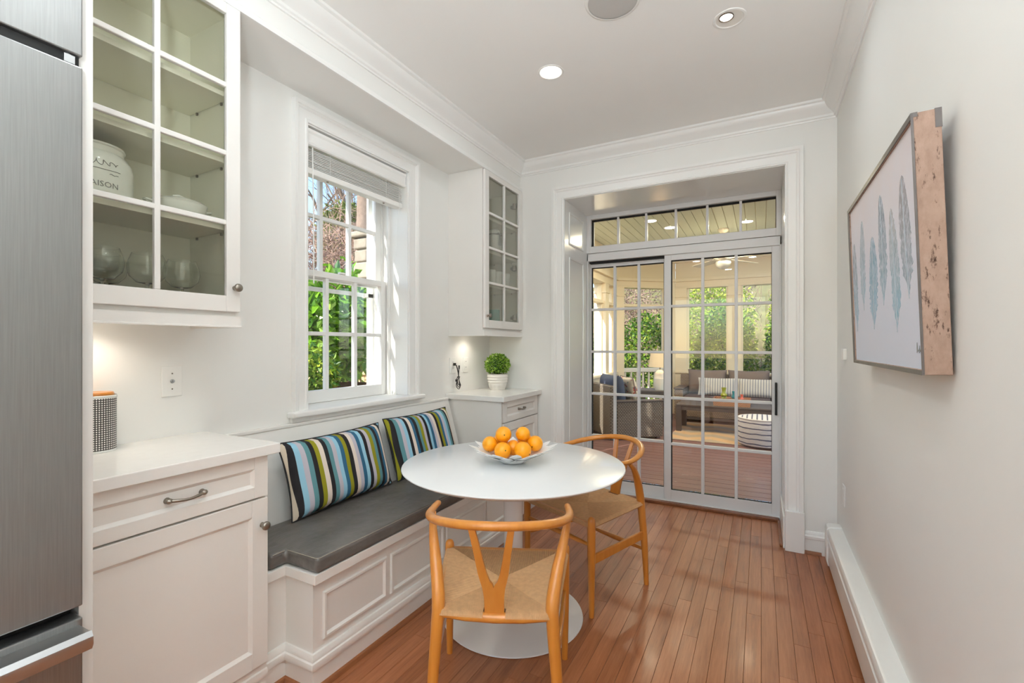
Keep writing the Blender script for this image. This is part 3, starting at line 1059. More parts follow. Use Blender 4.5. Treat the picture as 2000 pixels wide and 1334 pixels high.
M_TEAL = mat('teal_glaze', (22, 140, 128), 0.25, vary=0.15, vscale=20, coat=0.3)
t = thing('teal_mug', 'teal glazed mug on the floor of the corner cabinet', 'mug', (-1.80, 3.085, 1.4065))
obj('body', MB().lathe([(0, 0), (0.042, 0), (0.044, 0.004), (0.044, 0.142), (0.041, 0.142), (0.040, 0.008), (0, 0.008)], 28), M_TEAL, t, 45, local=True)
obj('handle', MB().tube([(-0.043, 0, 0.11), (-0.07, 0, 0.108), (-0.078, 0, 0.075), (-0.07, 0, 0.04), (-0.043, 0, 0.035)], 0.005, 8), M_TEAL, t, 50, local=True)

# ------------------------------------------------------------------ on the worktops
cx, cy = -1.966, 0.722
t = thing('patterned_canister', 'tall black and white gridded canister with a wooden lid', 'canister', (cx, cy, 0.9255))


def _grid():
    n = N('grid_print')
    tc = n.new('TexCoord').outputs['Object']
    sx = n.new('SeparateXYZ')
    n.link(tc, sx.inputs[0])
    a = n.math('MULTIPLY', n.math('ARCTAN2', sx.outputs[1], sx.outputs[0]), 50 / (2 * PI))
    z = n.math('MULTIPLY', sx.outputs[2], 140.0)
    fa_ = n.math('GREATER_THAN', n.math('FRACT', a), 0.42)
    fz = n.math('GREATER_THAN', n.math('FRACT', z), 0.42)
    col = n.mix(n.math('MULTIPLY', fa_, fz), lin((46, 40, 36)), lin((236, 232, 226)))
    n.link(col, n.p.inputs['Base Color'])
    n.p.inputs['Roughness'].default_value = 0.4
    return n.m


obj('body', MB().lathe([(0, 0), (0.055, 0), (0.056, 0.004), (0.056, 0.182), (0.055, 0.186), (0.051, 0.186), (0.051, 0.01), (0, 0.01)], 40), _grid(), t, 40, local=True)
obj('rim', MB().lathe([(0.0562, 0.178), (0.0575, 0.18), (0.0575, 0.186), (0.0562, 0.187)], 40).lathe([(0.0562, 0.0), (0.0572, 0.0), (0.0572, 0.006), (0.0562, 0.0065)], 40), M_CERAM, t, 40, local=True)
obj('lid', MB().lathe([(0.05, 0.186), (0.05, 0.192), (0.047, 0.197), (0, 0.198)], 32), M_BEECH, t, 40, local=True)

t = thing('potted_topiary', 'round green topiary ball in a ribbed white pot on the corner worktop', 'plant', (-1.86, 3.24, 0.9255))
M_POT = mat('matt_white_pot', (226, 222, 214), 0.6, vary=0.03, vscale=30)
pot = []
for i in range(13):
    u = i / 12
    pot.append((0.058 + 0.026 * math.sin(min(1, u * 1.25) * PI / 2) - (0.004 if i % 2 else 0) * (u > 0.3), 0.125 * u))
obj('pot', MB().lathe([(0, 0)] + pot + [(0.075, 0.125), (0.072, 0.1), (0, 0.098)], 36), M_POT, t, 30, local=True)


def leaf_card(mb, p, d, up, l, w, fold=0.25):
    """one folded pointed leaf: 6 vertices, four triangles"""
    d = d.normalized()
    s = d.cross(up)
    s = s.normalized() if s.length > 1e-4 else d.orthogonal().normalized()
    n = s.cross(d)
    a = p
    b = p + d * l
    m = p + d * l * 0.45
    mb.add([a, m + s * w * 0.5 + n * w * fold, b, m - s * w * 0.5 + n * w * fold, m], [(0, 4, 1), (4, 2, 1), (0, 3, 4), (4, 3, 2)])


def rnd_dir():
    while True:
        v = Vector((random.uniform(-1, 1), random.uniform(-1, 1), random.uniform(-1, 1)))
        if 0.05 < v.length < 1:
            return v.normalized()


M_TOPI = mat_leaf('topiary_leaf', [(70, 112, 26), (120, 166, 44), (168, 200, 70), (140, 184, 80), (214, 226, 150)])
fo = MB()
for i in range(1500):
    d = rnd_dir()
    if d.z < -0.75:
        continue
    r = random.uniform(0.072, 0.092)
    p = Vector((d.x * r * 1.04, d.y * r * 1.04, 0.197 + d.z * r * 0.92))
    leaf_card(fo, p, (d + rnd_dir() * 0.7), rnd_dir(), random.uniform(0.014, 0.022), random.uniform(0.009, 0.013))
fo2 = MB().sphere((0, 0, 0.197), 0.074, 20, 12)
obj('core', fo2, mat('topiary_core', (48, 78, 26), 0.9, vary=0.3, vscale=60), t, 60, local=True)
obj('foliage', fo, M_TOPI, t, local=True, kind='stuff')


# wall plates
def plate(name, label, x, y, z, w, h, face, group=None, dirx=1):
    t = thing(name, label, 'wall plate', (x, y, z), group=group)
    obj('plate', MB().box(0, 0.005 * dirx, -w / 2, w / 2, -h / 2, h / 2) if dirx > 0 else MB().box(-0.005, 0, -w / 2, w / 2, -h / 2, h / 2), M_PLASTIC, t, None, 0.002, local=True)
    if face == 'outlet':
        for s in (-1, 1):
            obj('socket', MB().box(0.005, 0.0065, -0.016, 0.016, s * 0.022 - 0.014, s * 0.022 + 0.014) if dirx > 0 else MB().box(-0.0065, -0.005, -0.016, 0.016, s * 0.022 - 0.014, s * 0.022 + 0.014), M_PLASTIC, t, None, 0.001, local=True)
            if dirx > 0:
                obj('slot', MB().box(0.0064, 0.0068, -0.008, -0.006, s * 0.022 - 0.002, s * 0.022 + 0.008).box(0.0064, 0.0068, 0.006, 0.008, s * 0.022 - 0.002, s * 0.022 + 0.008), M_DARK, t, local=True)
    else:
        obj('jack', MB().tube([(0.004, 0, 0), (0.012, 0, 0)], [0.008, 0.006], 12).tube([(0.012, 0, 0), (0.018, 0, 0.002)], 0.0035, 8), M_CHROME, t, 40, local=True)
        obj('screw', MB().tube([(0.004, 0, 0.03), (0.006, 0, 0.03)], 0.003, 8).tube([(0.004, 0, -0.03), (0.006, 0, -0.03)], 0.003, 8), M_NICKEL, t, local=True)
    return t


plate('jack_plate', 'white wall plate with a single jack above the wide worktop', XL, 0.983, 1.139, 0.072, 0.118, 'jack')
plate('outlet_plate', 'white outlet plate with a black cord plugged in', XL, 2.862, 1.128, 0.074, 0.118, 'outlet')
plate('outlet_plate', 'white empty outlet plate behind the topiary', XL, 3.032, 1.128, 0.07, 0.115, 'outlet')
plate('outlet_plate', 'white outlet plate low on the wall above the heater', XR, 3.12, 0.455, 0.07, 0.115, 'outlet', None, -1)
o = obj('thermostat', MB().box(XR - 0.018, XR, 3.03, 3.10, 1.20, 1.26), M_PLASTIC, None, None, 0.004)
tag(o, 'small white thermostat box on the wall beside the door corner', 'thermostat')

M_CABLE = mat('black_rubber', (38, 34, 32), 0.6, vary=0.15, vscale=80)
t = thing('charger_cable', 'bundled black charging cable hanging from the outlet', 'cable', (XL + 0.012, 2.88, 1.0))
cb = MB()
px = XL + 0.03
cb.tube([(XL + 0.012, 2.868, 1.135), (XL + 0.03, 2.872, 1.128), (px, 2.885, 1.10), (px, 2.895, 1.07), (px, 2.90, 1.045)], 0.004, 8)
cb.tube([(px, 2.905, 1.11), (px, 2.90, 1.07), (px, 2.897, 1.04)], 0.0035, 8)
for (w, h, yo) in ((0.030, 0.088, -0.004), (0.020, 0.065, 0.014), (0.024, 0.078, 0.006)):
    pts = []
    for i in range(20):
        a = 2 * PI * i / 20
        s_ = math.sin(a)
        pts.append((px + 0.006 * math.cos(2 * a), 2.899 + yo * (1 - math.cos(a)) / 2 + w * s_ * (1 - 0.6 * math.cos(a)) * 0.6, 1.04 - h / 2 * (1 - math.cos(a))))
    cb.tube(pts, 0.0028, 6, closed=True)
cb.tube([(px, 2.893, 1.04), (px, 2.88, 1.035), (px, 2.87, 1.022)], 0.003, 6)
obj('cord', cb, M_CABLE, t, 50)
obj('plug', MB().box(XL + 0.008, XL + 0.024, 2.858, 2.878, 1.127, 1.147), M_CABLE, t, None, 0.003)
obj('connector', MB().box(px - 0.004, px + 0.004, 2.90, 2.911, 1.10, 1.128).box(px - 0.004, px + 0.004, 2.862, 2.876, 1.008, 1.026), M_CABLE, t, None, 0.002)
obj('tie', MB().tube([(px + 0.009 * math.cos(a * PI / 5), 2.898 + 0.011 * math.sin(a * PI / 5), 1.042) for a in range(10)], 0.003, 6, closed=True), M_CABLE, t)

# ================================================================== WINDOW SEAT
BX = -1.452
JY0, JY1 = 1.168, 2.722
bench = thing('window_bench', 'built-in white panelled bench under the window', 'bench', (XL, (1.1 + 2.78) / 2, 0))
bd = MB()
bd.prism([(XL + 0.002, 1.079), (-1.622, 1.079), (-1.622, JY0 + 0.014), (BX - 0.016, JY0 + 0.014), (BX - 0.016, JY1 - 0.014), (-1.622, JY1 - 0.014), (-1.622, 2.744), (XL + 0.002, 2.744)], 0.0, 0.40)
obj('body', bd, M_CAB, bench)
lg = MB().prism([(XL + 0.002, 1.08), (-1.606, 1.08), (-1.606, JY0), (BX + 0.012, JY0), (BX + 0.012, JY1), (-1.606, JY1), (-1.606, 2.794), (XL + 0.002, 2.794)], 0.398, 0.435)
obj('seat_board', lg, M_CAB, bench, None, 0.002)
obj('base_moulding', MB().sweep(BASEP, [(-1.606, 1.079), (-1.606, JY0), (BX, JY0), (BX, JY1), (-1.606, JY1), (-1.606, 2.744)]), M_CAB, bench, 30)
FR = [(0, 0), (0.008, 0.009), (0.016, 0.009), (0.02, 0.004), (0.02, -0.0005), (0, -0.0005)]
for (a, b_) in ((1.245, 1.545), (1.61, 1.968), (2.028, 2.385), (2.44, 2.665)):
    fxb = BX - 0.016
    pf = obj('panel_frame', MB().sweep([(o_, h) for o_, h in FR], [(a, 0.185), (b_, 0.185), (b_, 0.325), (a, 0.325)],
                                       lambda p, q, h: (fxb + h, p, q), True), M_CAB, bench, 20)
obj('shoe_moulding', MB().sweep(SHOEP, [(-1.606, 1.10), (-1.606, JY0), (BX, JY0), (BX, JY1)]), M_SHOE, bench, 30)
bk = MB()
bk.prism([(XL + 0.001, 0.43), (-1.872, 0.43), (-2.004, 0.885), (-2.004, 0.892), (XL + 0.001, 0.892)], 1.106, 2.774, lambda a, b, h: (a, h, b))
obj('backrest', bk, M_CAB, bench)
obj('backrest_cap', MB().box(XL + 0.001, -1.998, 1.106, 2.774, 0.884, 0.899), M_CAB, bench, None, 0.003)


def _seatfab():
    n = N('grey_leathercloth')
    vec = n.coord('Object', (1, 1, 1))
    a = n.noise(n.coord('Object', (6, 2.5, 6)), 2.0, 3.0)
    b = n.noise(n.coord('Object', (400, 400, 400)), 1.0, 2.0)
    col = n.ramp(a, [(0.3, lin((84, 79, 74))), (0.7, lin((104, 99, 94)))])
    n.link(col, n.p.inputs['Base Color'])
    n.p.inputs['Roughness'].default_value = 0.42
    n.p.inputs['Specular IOR Level'].default_value = 0.6
    h = n.math('MULTIPLY_ADD', n.noise(n.coord('Object', (9, 4, 9)), 2.5, 2.0), 1.0, n.math('MULTIPLY', b, 0.06))
    n.bump(h, 0.35, 0.02)
    return n.m


M_SEAT = _seatfab()
cs = thing('seat_cushion', 'long grey leathery cushion on the window bench', 'cushion', (-1.7, 1.95, 0.4355))
out = [(-1.875, 1.11), (-1.612, 1.11), (-1.612, JY0 + 0.008), (BX + 0.016, JY0 + 0.008), (BX + 0.016, JY1 - 0.008), (-1.612, JY1 - 0.008), (-1.612, 2.775), (-1.875, 2.775)]
obj('pad', MB().prism(out, 0.436, 0.497), M_SEAT, cs, 60, 0.016, seg=4)
# gently crowned upper face
gr = MB()
nx, ny = 10, 40
x0_, x1_, y0_, y1_ = -1.872, BX + 0.006, JY0 + 0.018, JY1 - 0.018
vs, fs = [], []
for j in range(ny + 1):
    for i in range(nx + 1):
        u, v = i / nx, j / ny
        hgt = 0.0155 * (max(0, 1 - (2 * u - 1) ** 4) * max(0, 1 - (2 * v - 1) ** 10)) ** 0.7
        hgt += 0.0016 * math.sin(v * 23 + 4 * u) * (1 - (2 * u - 1) ** 4) * (1 - (2 * v - 1) ** 6)
        vs.append((x0_ + (x1_ - x0_) * u, y0_ + (y1_ - y0_) * v, 0.4955 + hgt))
for j in range(ny):
    for i in range(nx):
        k = j * (nx + 1) + i
        fs.append((k, k + 1, k + nx + 2, k + nx + 1))
gr.add(vs, fs)
obj('crown', gr, M_SEAT, cs, 80)
M_SEAM = mat('cream_stitch', (172, 164, 148), 0.8, vary=0.1, vscale=90)
obj('stitching', MB().tube([(-1.612, 1.12, 0.4925), (-1.610, JY0 + 0.002, 0.4925)], 0.0011, 5)
    .tube([(-1.606, JY0 + 0.010, 0.4925), (BX + 0.004, JY0 + 0.012, 0.4925), (BX + 0.0125, JY0 + 0.022, 0.4925), (BX + 0.0125, JY1 - 0.02, 0.4925)], 0.0011, 5), M_SEAM, cs, 40)


def pillow_mb(w, h, t, n=26, m=18, pinch=0.06):
    """plump cushion in the local XZ plane, thickness along Y; seam round the edge"""
    vs, fs = [], []

    def P(u, v, s):
        x = u * (w / 2) * (1 - pinch * (1 - v * v) * abs(u) ** 3)
        z = v * (h / 2) * (1 - pinch * (1 - u * u) * abs(v) ** 3)
        th = (max(0, 1 - u ** 4) * max(0, 1 - v ** 4)) ** 0.55 * t / 2
        th += 0.002 * math.sin(9 * u + 5 * v) * (1 - u * u) * (1 - v * v)
        return (x, s * th, z)
    idx = {}
    for s in (-1, 1):
        for j in range(m + 1):
            for i in range(n + 1):
                edge = i in (0, n) or j in (0, m)
                if s == 1 and edge:
                    idx[(s, i, j)] = idx[(-1, i, j)]
                    continue
                idx[(s, i, j)] = len(vs)
                vs.append(P(2 * i / n - 1, 2 * j / m - 1, s))
    for s in (-1, 1):
        for j in range(m):
            for i in range(n):
                q = [idx[(s, i, j)], idx[(s, i + 1, j)], idx[(s, i + 1, j + 1)], idx[(s, i, j + 1)]]
                fs.append(tuple(q if s == -1 else q[::-1]))
    b = MB().add(vs, fs)
    loop = []
    for i in range(n):
        loop.append(P(2 * i / n - 1, -1, 1))
    for j in range(m):
        loop.append(P(1, 2 * j / m - 1, 1))
    for i in range(n, 0, -1):
        loop.append(P(2 * i / n - 1, 1, 1))
    for j in range(m, 0, -1):
        loop.append(P(-1, 2 * j / m - 1, 1))
    return b, loop


BG, BK, LB, LV, TL, OL, CR, DB = (214, 200, 180), (40, 38, 40), (150, 196, 216), (190, 184, 194), (94, 140, 146), (142, 138, 34), (226, 212, 200), (50, 98, 128)
SEQ1 = [BG, BK, LB, LV, TL, BK, OL, CR, BK, TL, LV, LB, DB, OL, BK, CR, LV, DB, LB, BK, LV, OL, TL, BK, DB, CR, BK, LB]
SEQ2 = [OL, BK, TL, LV, LB, BK, CR, DB, BK, TL, OL, LV, BK, LB, DB, LV, CR, BK, OL, DB, LV, LB, TL, BK, CR, OL, BK]
M_PIPE = mat('black_piping', (34, 32, 34), 0.8, vary=0.1, vscale=60)


def striped_pillow(label, w, h, tk, loc, tilt, yaw, seq, nm):
    st_ = mat_stripes(nm, [(c, 1.0) for c in seq], 'X', -w / 2, w / 2)
    t = thing('striped_pillow', label, 'pillow', loc, group='striped pillows on the bench')
    # local X runs along the bench (world Y); front faces +X of the room
    t.rotation_euler = (Matrix.Rotation(PI / 2 + yaw, 4, 'Z') @ Matrix.Rotation(tilt, 4, 'X')).to_euler()
    b, loop = pillow_mb(w, h, tk)
    b.move((0, 0, h / 2))
    obj('cover', b, st_, t, 60, local=True)
    obj('piping', MB().tube([(p[0], p[1], p[2] + h / 2) for p in loop], 0.0035, 6, closed=True), M_PIPE, t, 60, local=True)
    return t


striped_pillow('wider striped lumbar pillow with a beige and black end stripe', 0.64, 0.345, 0.14, (-1.80, 1.655, 0.512), math.radians(-17), 0.03, SEQ1, 'stripes_wide')
striped_pillow('striped lumbar pillow with an olive green end stripe', 0.60, 0.36, 0.13, (-1.805, 2.315, 0.512), math.radians(-18), 0.0, SEQ2, 'stripes_olive')

# ================================================================== TABLE
TX, TY = -1.045, 1.972
t = thing('pedestal_table', 'round white tulip table with a single pedestal', 'table', (TX, TY, 0))
R = 0.522
obj('tabletop', MB().lathe([(0, 0.69), (R - 0.075, 0.69), (R - 0.03, 0.697), (R - 0.006, 0.709), (R, 0.7145), (R - 0.001, 0.718), (R - 0.006, 0.72), (0, 0.72)], 96), M_LACQ, t, 25, local=True)
obj('stem', MB().lathe([(0.070, 0.028), (0.056, 0.06), (0.047, 0.14), (0.0445, 0.3), (0.0455, 0.5), (0.05, 0.6), (0.062, 0.66), (0.085, 0.69)], 48), M_LACQ, t, 60, local=True)
obj('base', MB().lathe([(0, 0), (0.325, 0), (0.33, 0.003), (0.328, 0.007), (0.25, 0.011), (0.15, 0.0165), (0.1, 0.021), (0.07, 0.028), (0, 0.03)], 72), M_LACQ, t, 50, local=True)

# bowl of petals
bz = 0.7203
bw = thing('petal_bowl', 'white cut-metal bowl of overlapping petals on the table', 'bowl', (TX, TY + 0.0, bz))
M_PETAL = mat('white_enamel_steel', (240, 240, 238), 0.3, vary=0.01, coat=0.2)
obj('bowl_base', MB().lathe([(0, 0.0), (0.045, 0.0), (0.06, 0.006), (0.085, 0.022), (0.0845, 0.0235), (0.06, 0.008), (0.045, 0.002), (0, 0.002)], 36), M_PETAL, bw, 50, local=True)


def petal_mesh(r0, r1, z0, z1, wmax, blunt):
    b = MB()
    vs, fs = [], []
    K = 8
    for k in range(K + 1):
        u = k / K
        r = r0 + (r1 - r0) * u
        z = z0 + (z1 - z0) * (u ** 0.9)
        w = wmax * (math.sin(PI * min(1, 0.12 + 0.88 * u) ** blunt) ** 0.75 if u < 1 else 0.02)
        for s in (-1, 0, 1):
            vs.append((r, s * w, z + (0.004 * (1 - u) if s else 0)))
    n = len(vs)
    vs += [(x_, y_, z_ + 0.0016) for x_, y_, z_ in vs]
    for k in range(K):
        for s in (0, 1):
            a = k * 3 + s
            fs.append((a, a + 1, a + 4, a + 3))
            fs.append((n + a, n + a + 3, n + a + 4, n + a + 1))
        fs.append((k * 3, k * 3 + 3, n + k * 3 + 3, n + k * 3))
        fs.append((k * 3 + 2, n + k * 3 + 2, n + k * 3 + 5, k * 3 + 5))
    fs.append((0, n, n + 1, 1))
    fs.append((1, n + 1, n + 2, 2))
    e = K * 3
    fs.append((e, e + 1, n + e + 1, n + e))
    fs.append((e + 1, e + 2, n + e + 2, n + e + 1))
    return b.add(vs, fs).mesh('petal', M_PETAL, 50)


pm = [petal_mesh(0.05, 0.212, 0.006, 0.084, 0.029, 1.15), petal_mesh(0.06, 0.178, 0.012, 0.064, 0.030, 1.1), petal_mesh(0.055, 0.135, 0.008, 0.040, 0.028, 1.0)]
for k in range(12):
    for j, off in ((0, 0.0), (1, 0.5), (2, 0.25)):
        if j == 2 and k % 2:
            continue
        o = obj('petal', pm[j], None, bw, local=True)
        o.rotation_euler = (random.uniform(-0.05, 0.05), random.uniform(-0.02, 0.03), 2 * PI * (k + off) / 12 + random.uniform(-0.05, 0.05))

M_ORANGE = mat('orange_peel', (250, 164, 8), 0.35, vary=0.05, vscale=30, bump=0.15, bscale=350, coat=0.15)
M_STEMG = mat('orange_button', (70, 70, 24), 0.8, vary=0.2, vscale=90)
rv = Vector((math.cos(YAW), math.sin(YAW), 0))
fv = Vector((-math.sin(YAW), math.cos(YAW), 0))
orm = MB().lathe([(0, -0.97), (0.12, -0.985), (0.3, -0.945), (0.56, -0.82), (0.78, -0.62), (0.93, -0.35), (1.0, -0.02), (0.95, 0.3), (0.81, 0.58), (0.6, 0.79), (0.35, 0.925), (0.12, 0.975), (0, 0.95)], 24).mesh('orange', M_ORANGE, 60)
stm_ = MB().lathe([(0, 0.94), (0.10, 0.955), (0.06, 1.0), (0, 1.01)], 6).mesh('stem_button', M_STEMG, 60)
for i, (la, fw, z, r, rot) in enumerate(((-0.050, -0.045, 0.786, 0.040, (1.35, 0.3, 0.3)), (0.044, -0.048, 0.788, 0.041, (0.6, 2.0, 0)), (-0.112, 0.006, 0.806, 0.037, (2.6, 0.2, 0)),
                                         (0.105, 0.02, 0.806, 0.038, (2.1, 1.0, 0)), (0.0, 0.036, 0.782, 0.038, (2.0, 0, 1)), (-0.064, 0.085, 0.803, 0.038, (2.4, 0, 0)), (0.058, 0.098, 0.806, 0.037, (2.4, 0.4, 0)),
                                         (-0.047, 0.010, 0.851, 0.0385, (1.45, 0.25, 0.1)), (0.046, 0.024, 0.851, 0.035, (2.7, 0.6, 0)))):
    p = Vector((TX, TY, 0)) + rv * la + fv * fw
    o = thing('orange', {7: 'ripe orange with a dark stem button topping the pile', 8: 'smaller ripe orange topping the pile without a visible stem'}.get(i, 'ripe orange lying in the white petal bowl'), 'orange', (p.x, p.y, z), group='oranges in the petal bowl')
    o.rotation_euler = (rot[0], rot[1], rot[2] + YAW)
    o.scale = (r, r, r)
    obj('fruit', orm, None, o, local=True)
    obj('stem_button', stm_, None, o, local=True)

# ================================================================== WISHBONE CHAIRS
def catmull(pts, n=6):
    pts = [Vector(p) for p in pts]
    out = []
    P = [pts[0] * 2 - pts[1]] + pts + [pts[-1] * 2 - pts[-2]]
    for i in range(1, len(P) - 2):
        for k in range(n):
            t = k / n
            a, b, c, d = P[i - 1], P[i], P[i + 1], P[i + 2]
            out.append(0.5 * ((2 * b) + (c - a) * t + (2 * a - 5 * b + 4 * c - d) * t * t + (3 * b - a - 3 * c + d) * t ** 3))
    out.append(pts[-1])
    return out


def interp(vals, n):
    r = []
    for i in range(n):
        t = i / (n - 1) * (len(vals) - 1)
        k = min(int(t), len(vals) - 2)
        r.append(vals[k] + (vals[k + 1] - vals[k]) * (t - k))
    return r


def make_chair(label, loc, rot):
    t = thing('wishbone_chair', label, 'chair', loc, rot, group='honey wood chairs at the round table')
    FW, RW, FY, RY, SZ = 0.238, 0.184, 0.222, -0.225, 0.43
    # front legs
    for s in (-1, 1):
        obj('leg', MB().tube([(s * FW, FY, 0), (s * FW, FY, 0.1), (s * FW, FY, 0.3), (s * FW, FY, 0.44), (s * FW, FY, 0.458), (s * FW, FY, 0.468), (s * FW, FY, 0.472)],
                             [0.0125, 0.0145, 0.0185, 0.019, 0.0175, 0.012, 0.003], 16), M_BEECH, t, 50, local=True)
    # rear legs sweep out and forward to the rail
    for s in (-1, 1):
        pts = catmull([(s * 0.207, RY - 0.012, 0), (s * 0.198, RY - 0.008, 0.2), (s * RW, RY, 0.40), (s * 0.184, RY + 0.012, 0.47), (s * 0.200, RY + 0.05, 0.55), (s * 0.226, RY + 0.115, 0.635), (s * 0.240, RY + 0.172, 0.682)], 6)
        obj('leg', MB().tube(pts, interp([0.0125, 0.0175, 0.0205, 0.0215, 0.0200, 0.0145, 0.0105], len(pts)), 16), M_BEECH, t, 50, local=True)
    # bent top rail
    pts = []
    for i in range(41):
        u = i / 40
        a = -PI * 0.06 + (PI * 1.12) * u
        x_ = -0.245 * math.cos(a)
        y_ = -0.045 - 0.275 * math.sin(a) if math.sin(a) > 0 else -0.045 - 0.36 * math.sin(a)
        z_ = 0.690 + 0.052 * max(0, math.sin(a)) ** 1.3
        pts.append((x_, y_, z_))
    rad = [0.0115 + 0.004 * min(1, min(i, 40 - i) / 8) for i in range(41)]
    obj('top_rail', MB().tube(pts, rad, 16, flat=(0.9, 1.05), round_ends=True), M_BEECH, t, 60, local=True)
    # Y-shaped splat
    sp = MB()
    zb, zt = 0.425, 0.735

    def ys(z):
        return RY - 0.002 - 0.088 * ((z - zb) / (zt - zb)) ** 1.3
    ft = 0.0065
    prof = []
    z_f = 0.535
    rows = [(zb, 0.0, 0.031), (0.46, 0.0, 0.031), (0.49, 0.0, 0.032), (z_f - 0.012, 0.0, 0.036)]
    for s in (-1, 1):
        vs, fs = [], []
        lv = [(z, 0.0, w) for z, _, w in rows] + [(z_f, 0.004, 0.039), (z_f + 0.012, 0.0125, 0.042), (z_f + 0.04, 0.021, 0.048), (0.62, 0.030, 0.054), (0.68, 0.040, 0.062), (zt, 0.050, 0.070)]
        for z, a, b_ in lv:
            for yy in (-ft, ft):
                vs.append((s * a, ys(z) + yy, z))
                vs.append((s * b_, ys(z) + yy, z))
        for k in range(len(lv) - 1):
            q = k * 4
            fs += [(q, q + 1, q + 5, q + 4), (q + 2, q + 6, q + 7, q + 3), (q, q + 4, q + 6, q + 2), (q + 1, q + 3, q + 7, q + 5)]
        sp.add(vs, fs)
    obj('splat', sp, M_BEECH, t, 30, local=True)
    # rails
    obj('rear_rail', MB().tube([(-RW, RY, SZ - 0.005), (-RW * 0.5, RY - 0.006, SZ - 0.009), (0, RY - 0.008, SZ - 0.010), (RW * 0.5, RY - 0.006, SZ - 0.009), (RW, RY, SZ - 0.005)], [0.012, 0.015, 0.016, 0.015, 0.012], 12), M_BEECH, t, 60, local=True)
    obj('front_rail', MB().tube([(-FW, FY, SZ), (FW, FY, SZ)], 0.012, 12), M_BEECH, t, 60, local=True)
    for s in (-1, 1):
        obj('side_rail', MB().tube([(s * FW, FY, SZ), (s * RW, RY, SZ)], 0.0115, 12), M_BEECH, t, 60, local=True)
        d = Vector((s * (RW + 0.010 - FW), RY - FY, 0)).normalized()
        mid = Vector((s * (FW + RW + 0.008) / 2, (FY + RY) / 2, 0.265))
        L = (Vector((RW, RY)) - Vector((FW, FY))).length / 2
        obj('side_stretcher', MB().obox(mid, (L, 0.0075, 0.022), (d, d.cross(Vector((0, 0, 1))), (0, 0, 1))), M_BEECH, t, None, 0.004, local=True)
    for (yy, z_, w) in ((RY - 0.008, 0.185, 0.198), (FY, 0.335, FW)):
        obj('stretcher', MB().tube([(-w, yy, z_), (-w * 0.5, yy, z_), (0, yy, z_), (w * 0.5, yy, z_), (w, yy, z_)], [0.008, 0.0115, 0.0135, 0.0115, 0.008], 12), M_BEECH, t, 60, local=True)
    # woven cord seat: strands run in from the four rails and turn at the diagonals
    cd = MB()
    cr = 0.00185

    def strand(pts):
        cd.tube(pts, cr, 5)

    def sag(x_, y_):
        return SZ + 0.0125 - 0.012 * (1 - (x_ / 0.24) ** 2) * (1 - (y_ / 0.235) ** 2)
    K = 50
    for k in range(K):
        u = (k + 0.5) / K                       # 0 at the corners, 1 in the middle
        for sy in (1, -1):
            yr, wid = (FY, FW) if sy > 0 else (RY, RW)
            for sx in (-1, 1):
                dx, dy = sx * wid * (1 - u) * 0.965, yr * (1 - u) * 0.975      # where the strand turns on the diagonal
                bow = -0.008 * u if sy < 0 else 0
                if not (sy < 0 and u > 0.80):   # bare rail beside the splat
                    strand([(dx, yr + bow, SZ - 0.0155), (dx, yr + bow + sy * 0.0155, SZ - 0.004), (dx, yr + bow + sy * 0.010, SZ + 0.009), (dx, yr + bow - sy * 0.012, sag(dx, yr * 0.93)), (dx, dy, sag(dx, dy))])
                else:
                    strand([(dx, yr * 0.97, SZ - 0.004), (dx, yr * 0.9, sag(dx, yr * 0.9)), (dx, dy, sag(dx, dy))])
                f = (dy - RY) / (FY - RY)
                xr = sx * (RW + (FW - RW) * f)
                strand([(xr, dy, SZ - 0.0155), (xr + sx * 0.0155, dy, SZ - 0.002), (xr + sx * 0.008, dy, SZ + 0.011), (xr - sx * 0.012, dy, sag(xr * 0.93, dy)), (dx, dy, sag(dx, dy))])
    obj('woven_seat', cd, M_CORD, t, 60, local=True, kind='stuff')
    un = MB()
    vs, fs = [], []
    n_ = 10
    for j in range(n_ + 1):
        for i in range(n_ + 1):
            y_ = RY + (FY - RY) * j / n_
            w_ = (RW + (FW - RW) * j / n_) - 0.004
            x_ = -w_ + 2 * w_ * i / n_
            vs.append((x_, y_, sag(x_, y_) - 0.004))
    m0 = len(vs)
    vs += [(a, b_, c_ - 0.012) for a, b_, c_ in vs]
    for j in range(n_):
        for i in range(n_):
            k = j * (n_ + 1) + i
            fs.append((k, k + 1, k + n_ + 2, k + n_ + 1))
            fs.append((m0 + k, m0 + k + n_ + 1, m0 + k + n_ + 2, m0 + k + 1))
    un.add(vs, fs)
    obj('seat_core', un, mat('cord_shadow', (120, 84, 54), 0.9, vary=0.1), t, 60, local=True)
    return t


ch = make_chair('honey wood wishbone chair with its back to the kitchen', (-0.8367, 1.487, 0), math.radians(23.8))
c2 = copy_tree(ch)
c2['label'] = 'honey wood wishbone chair with its back to the sliding door'
c2.location = (-0.829, 2.416, 0)
c2.rotation_euler = (0, 0, math.radians(155.5))

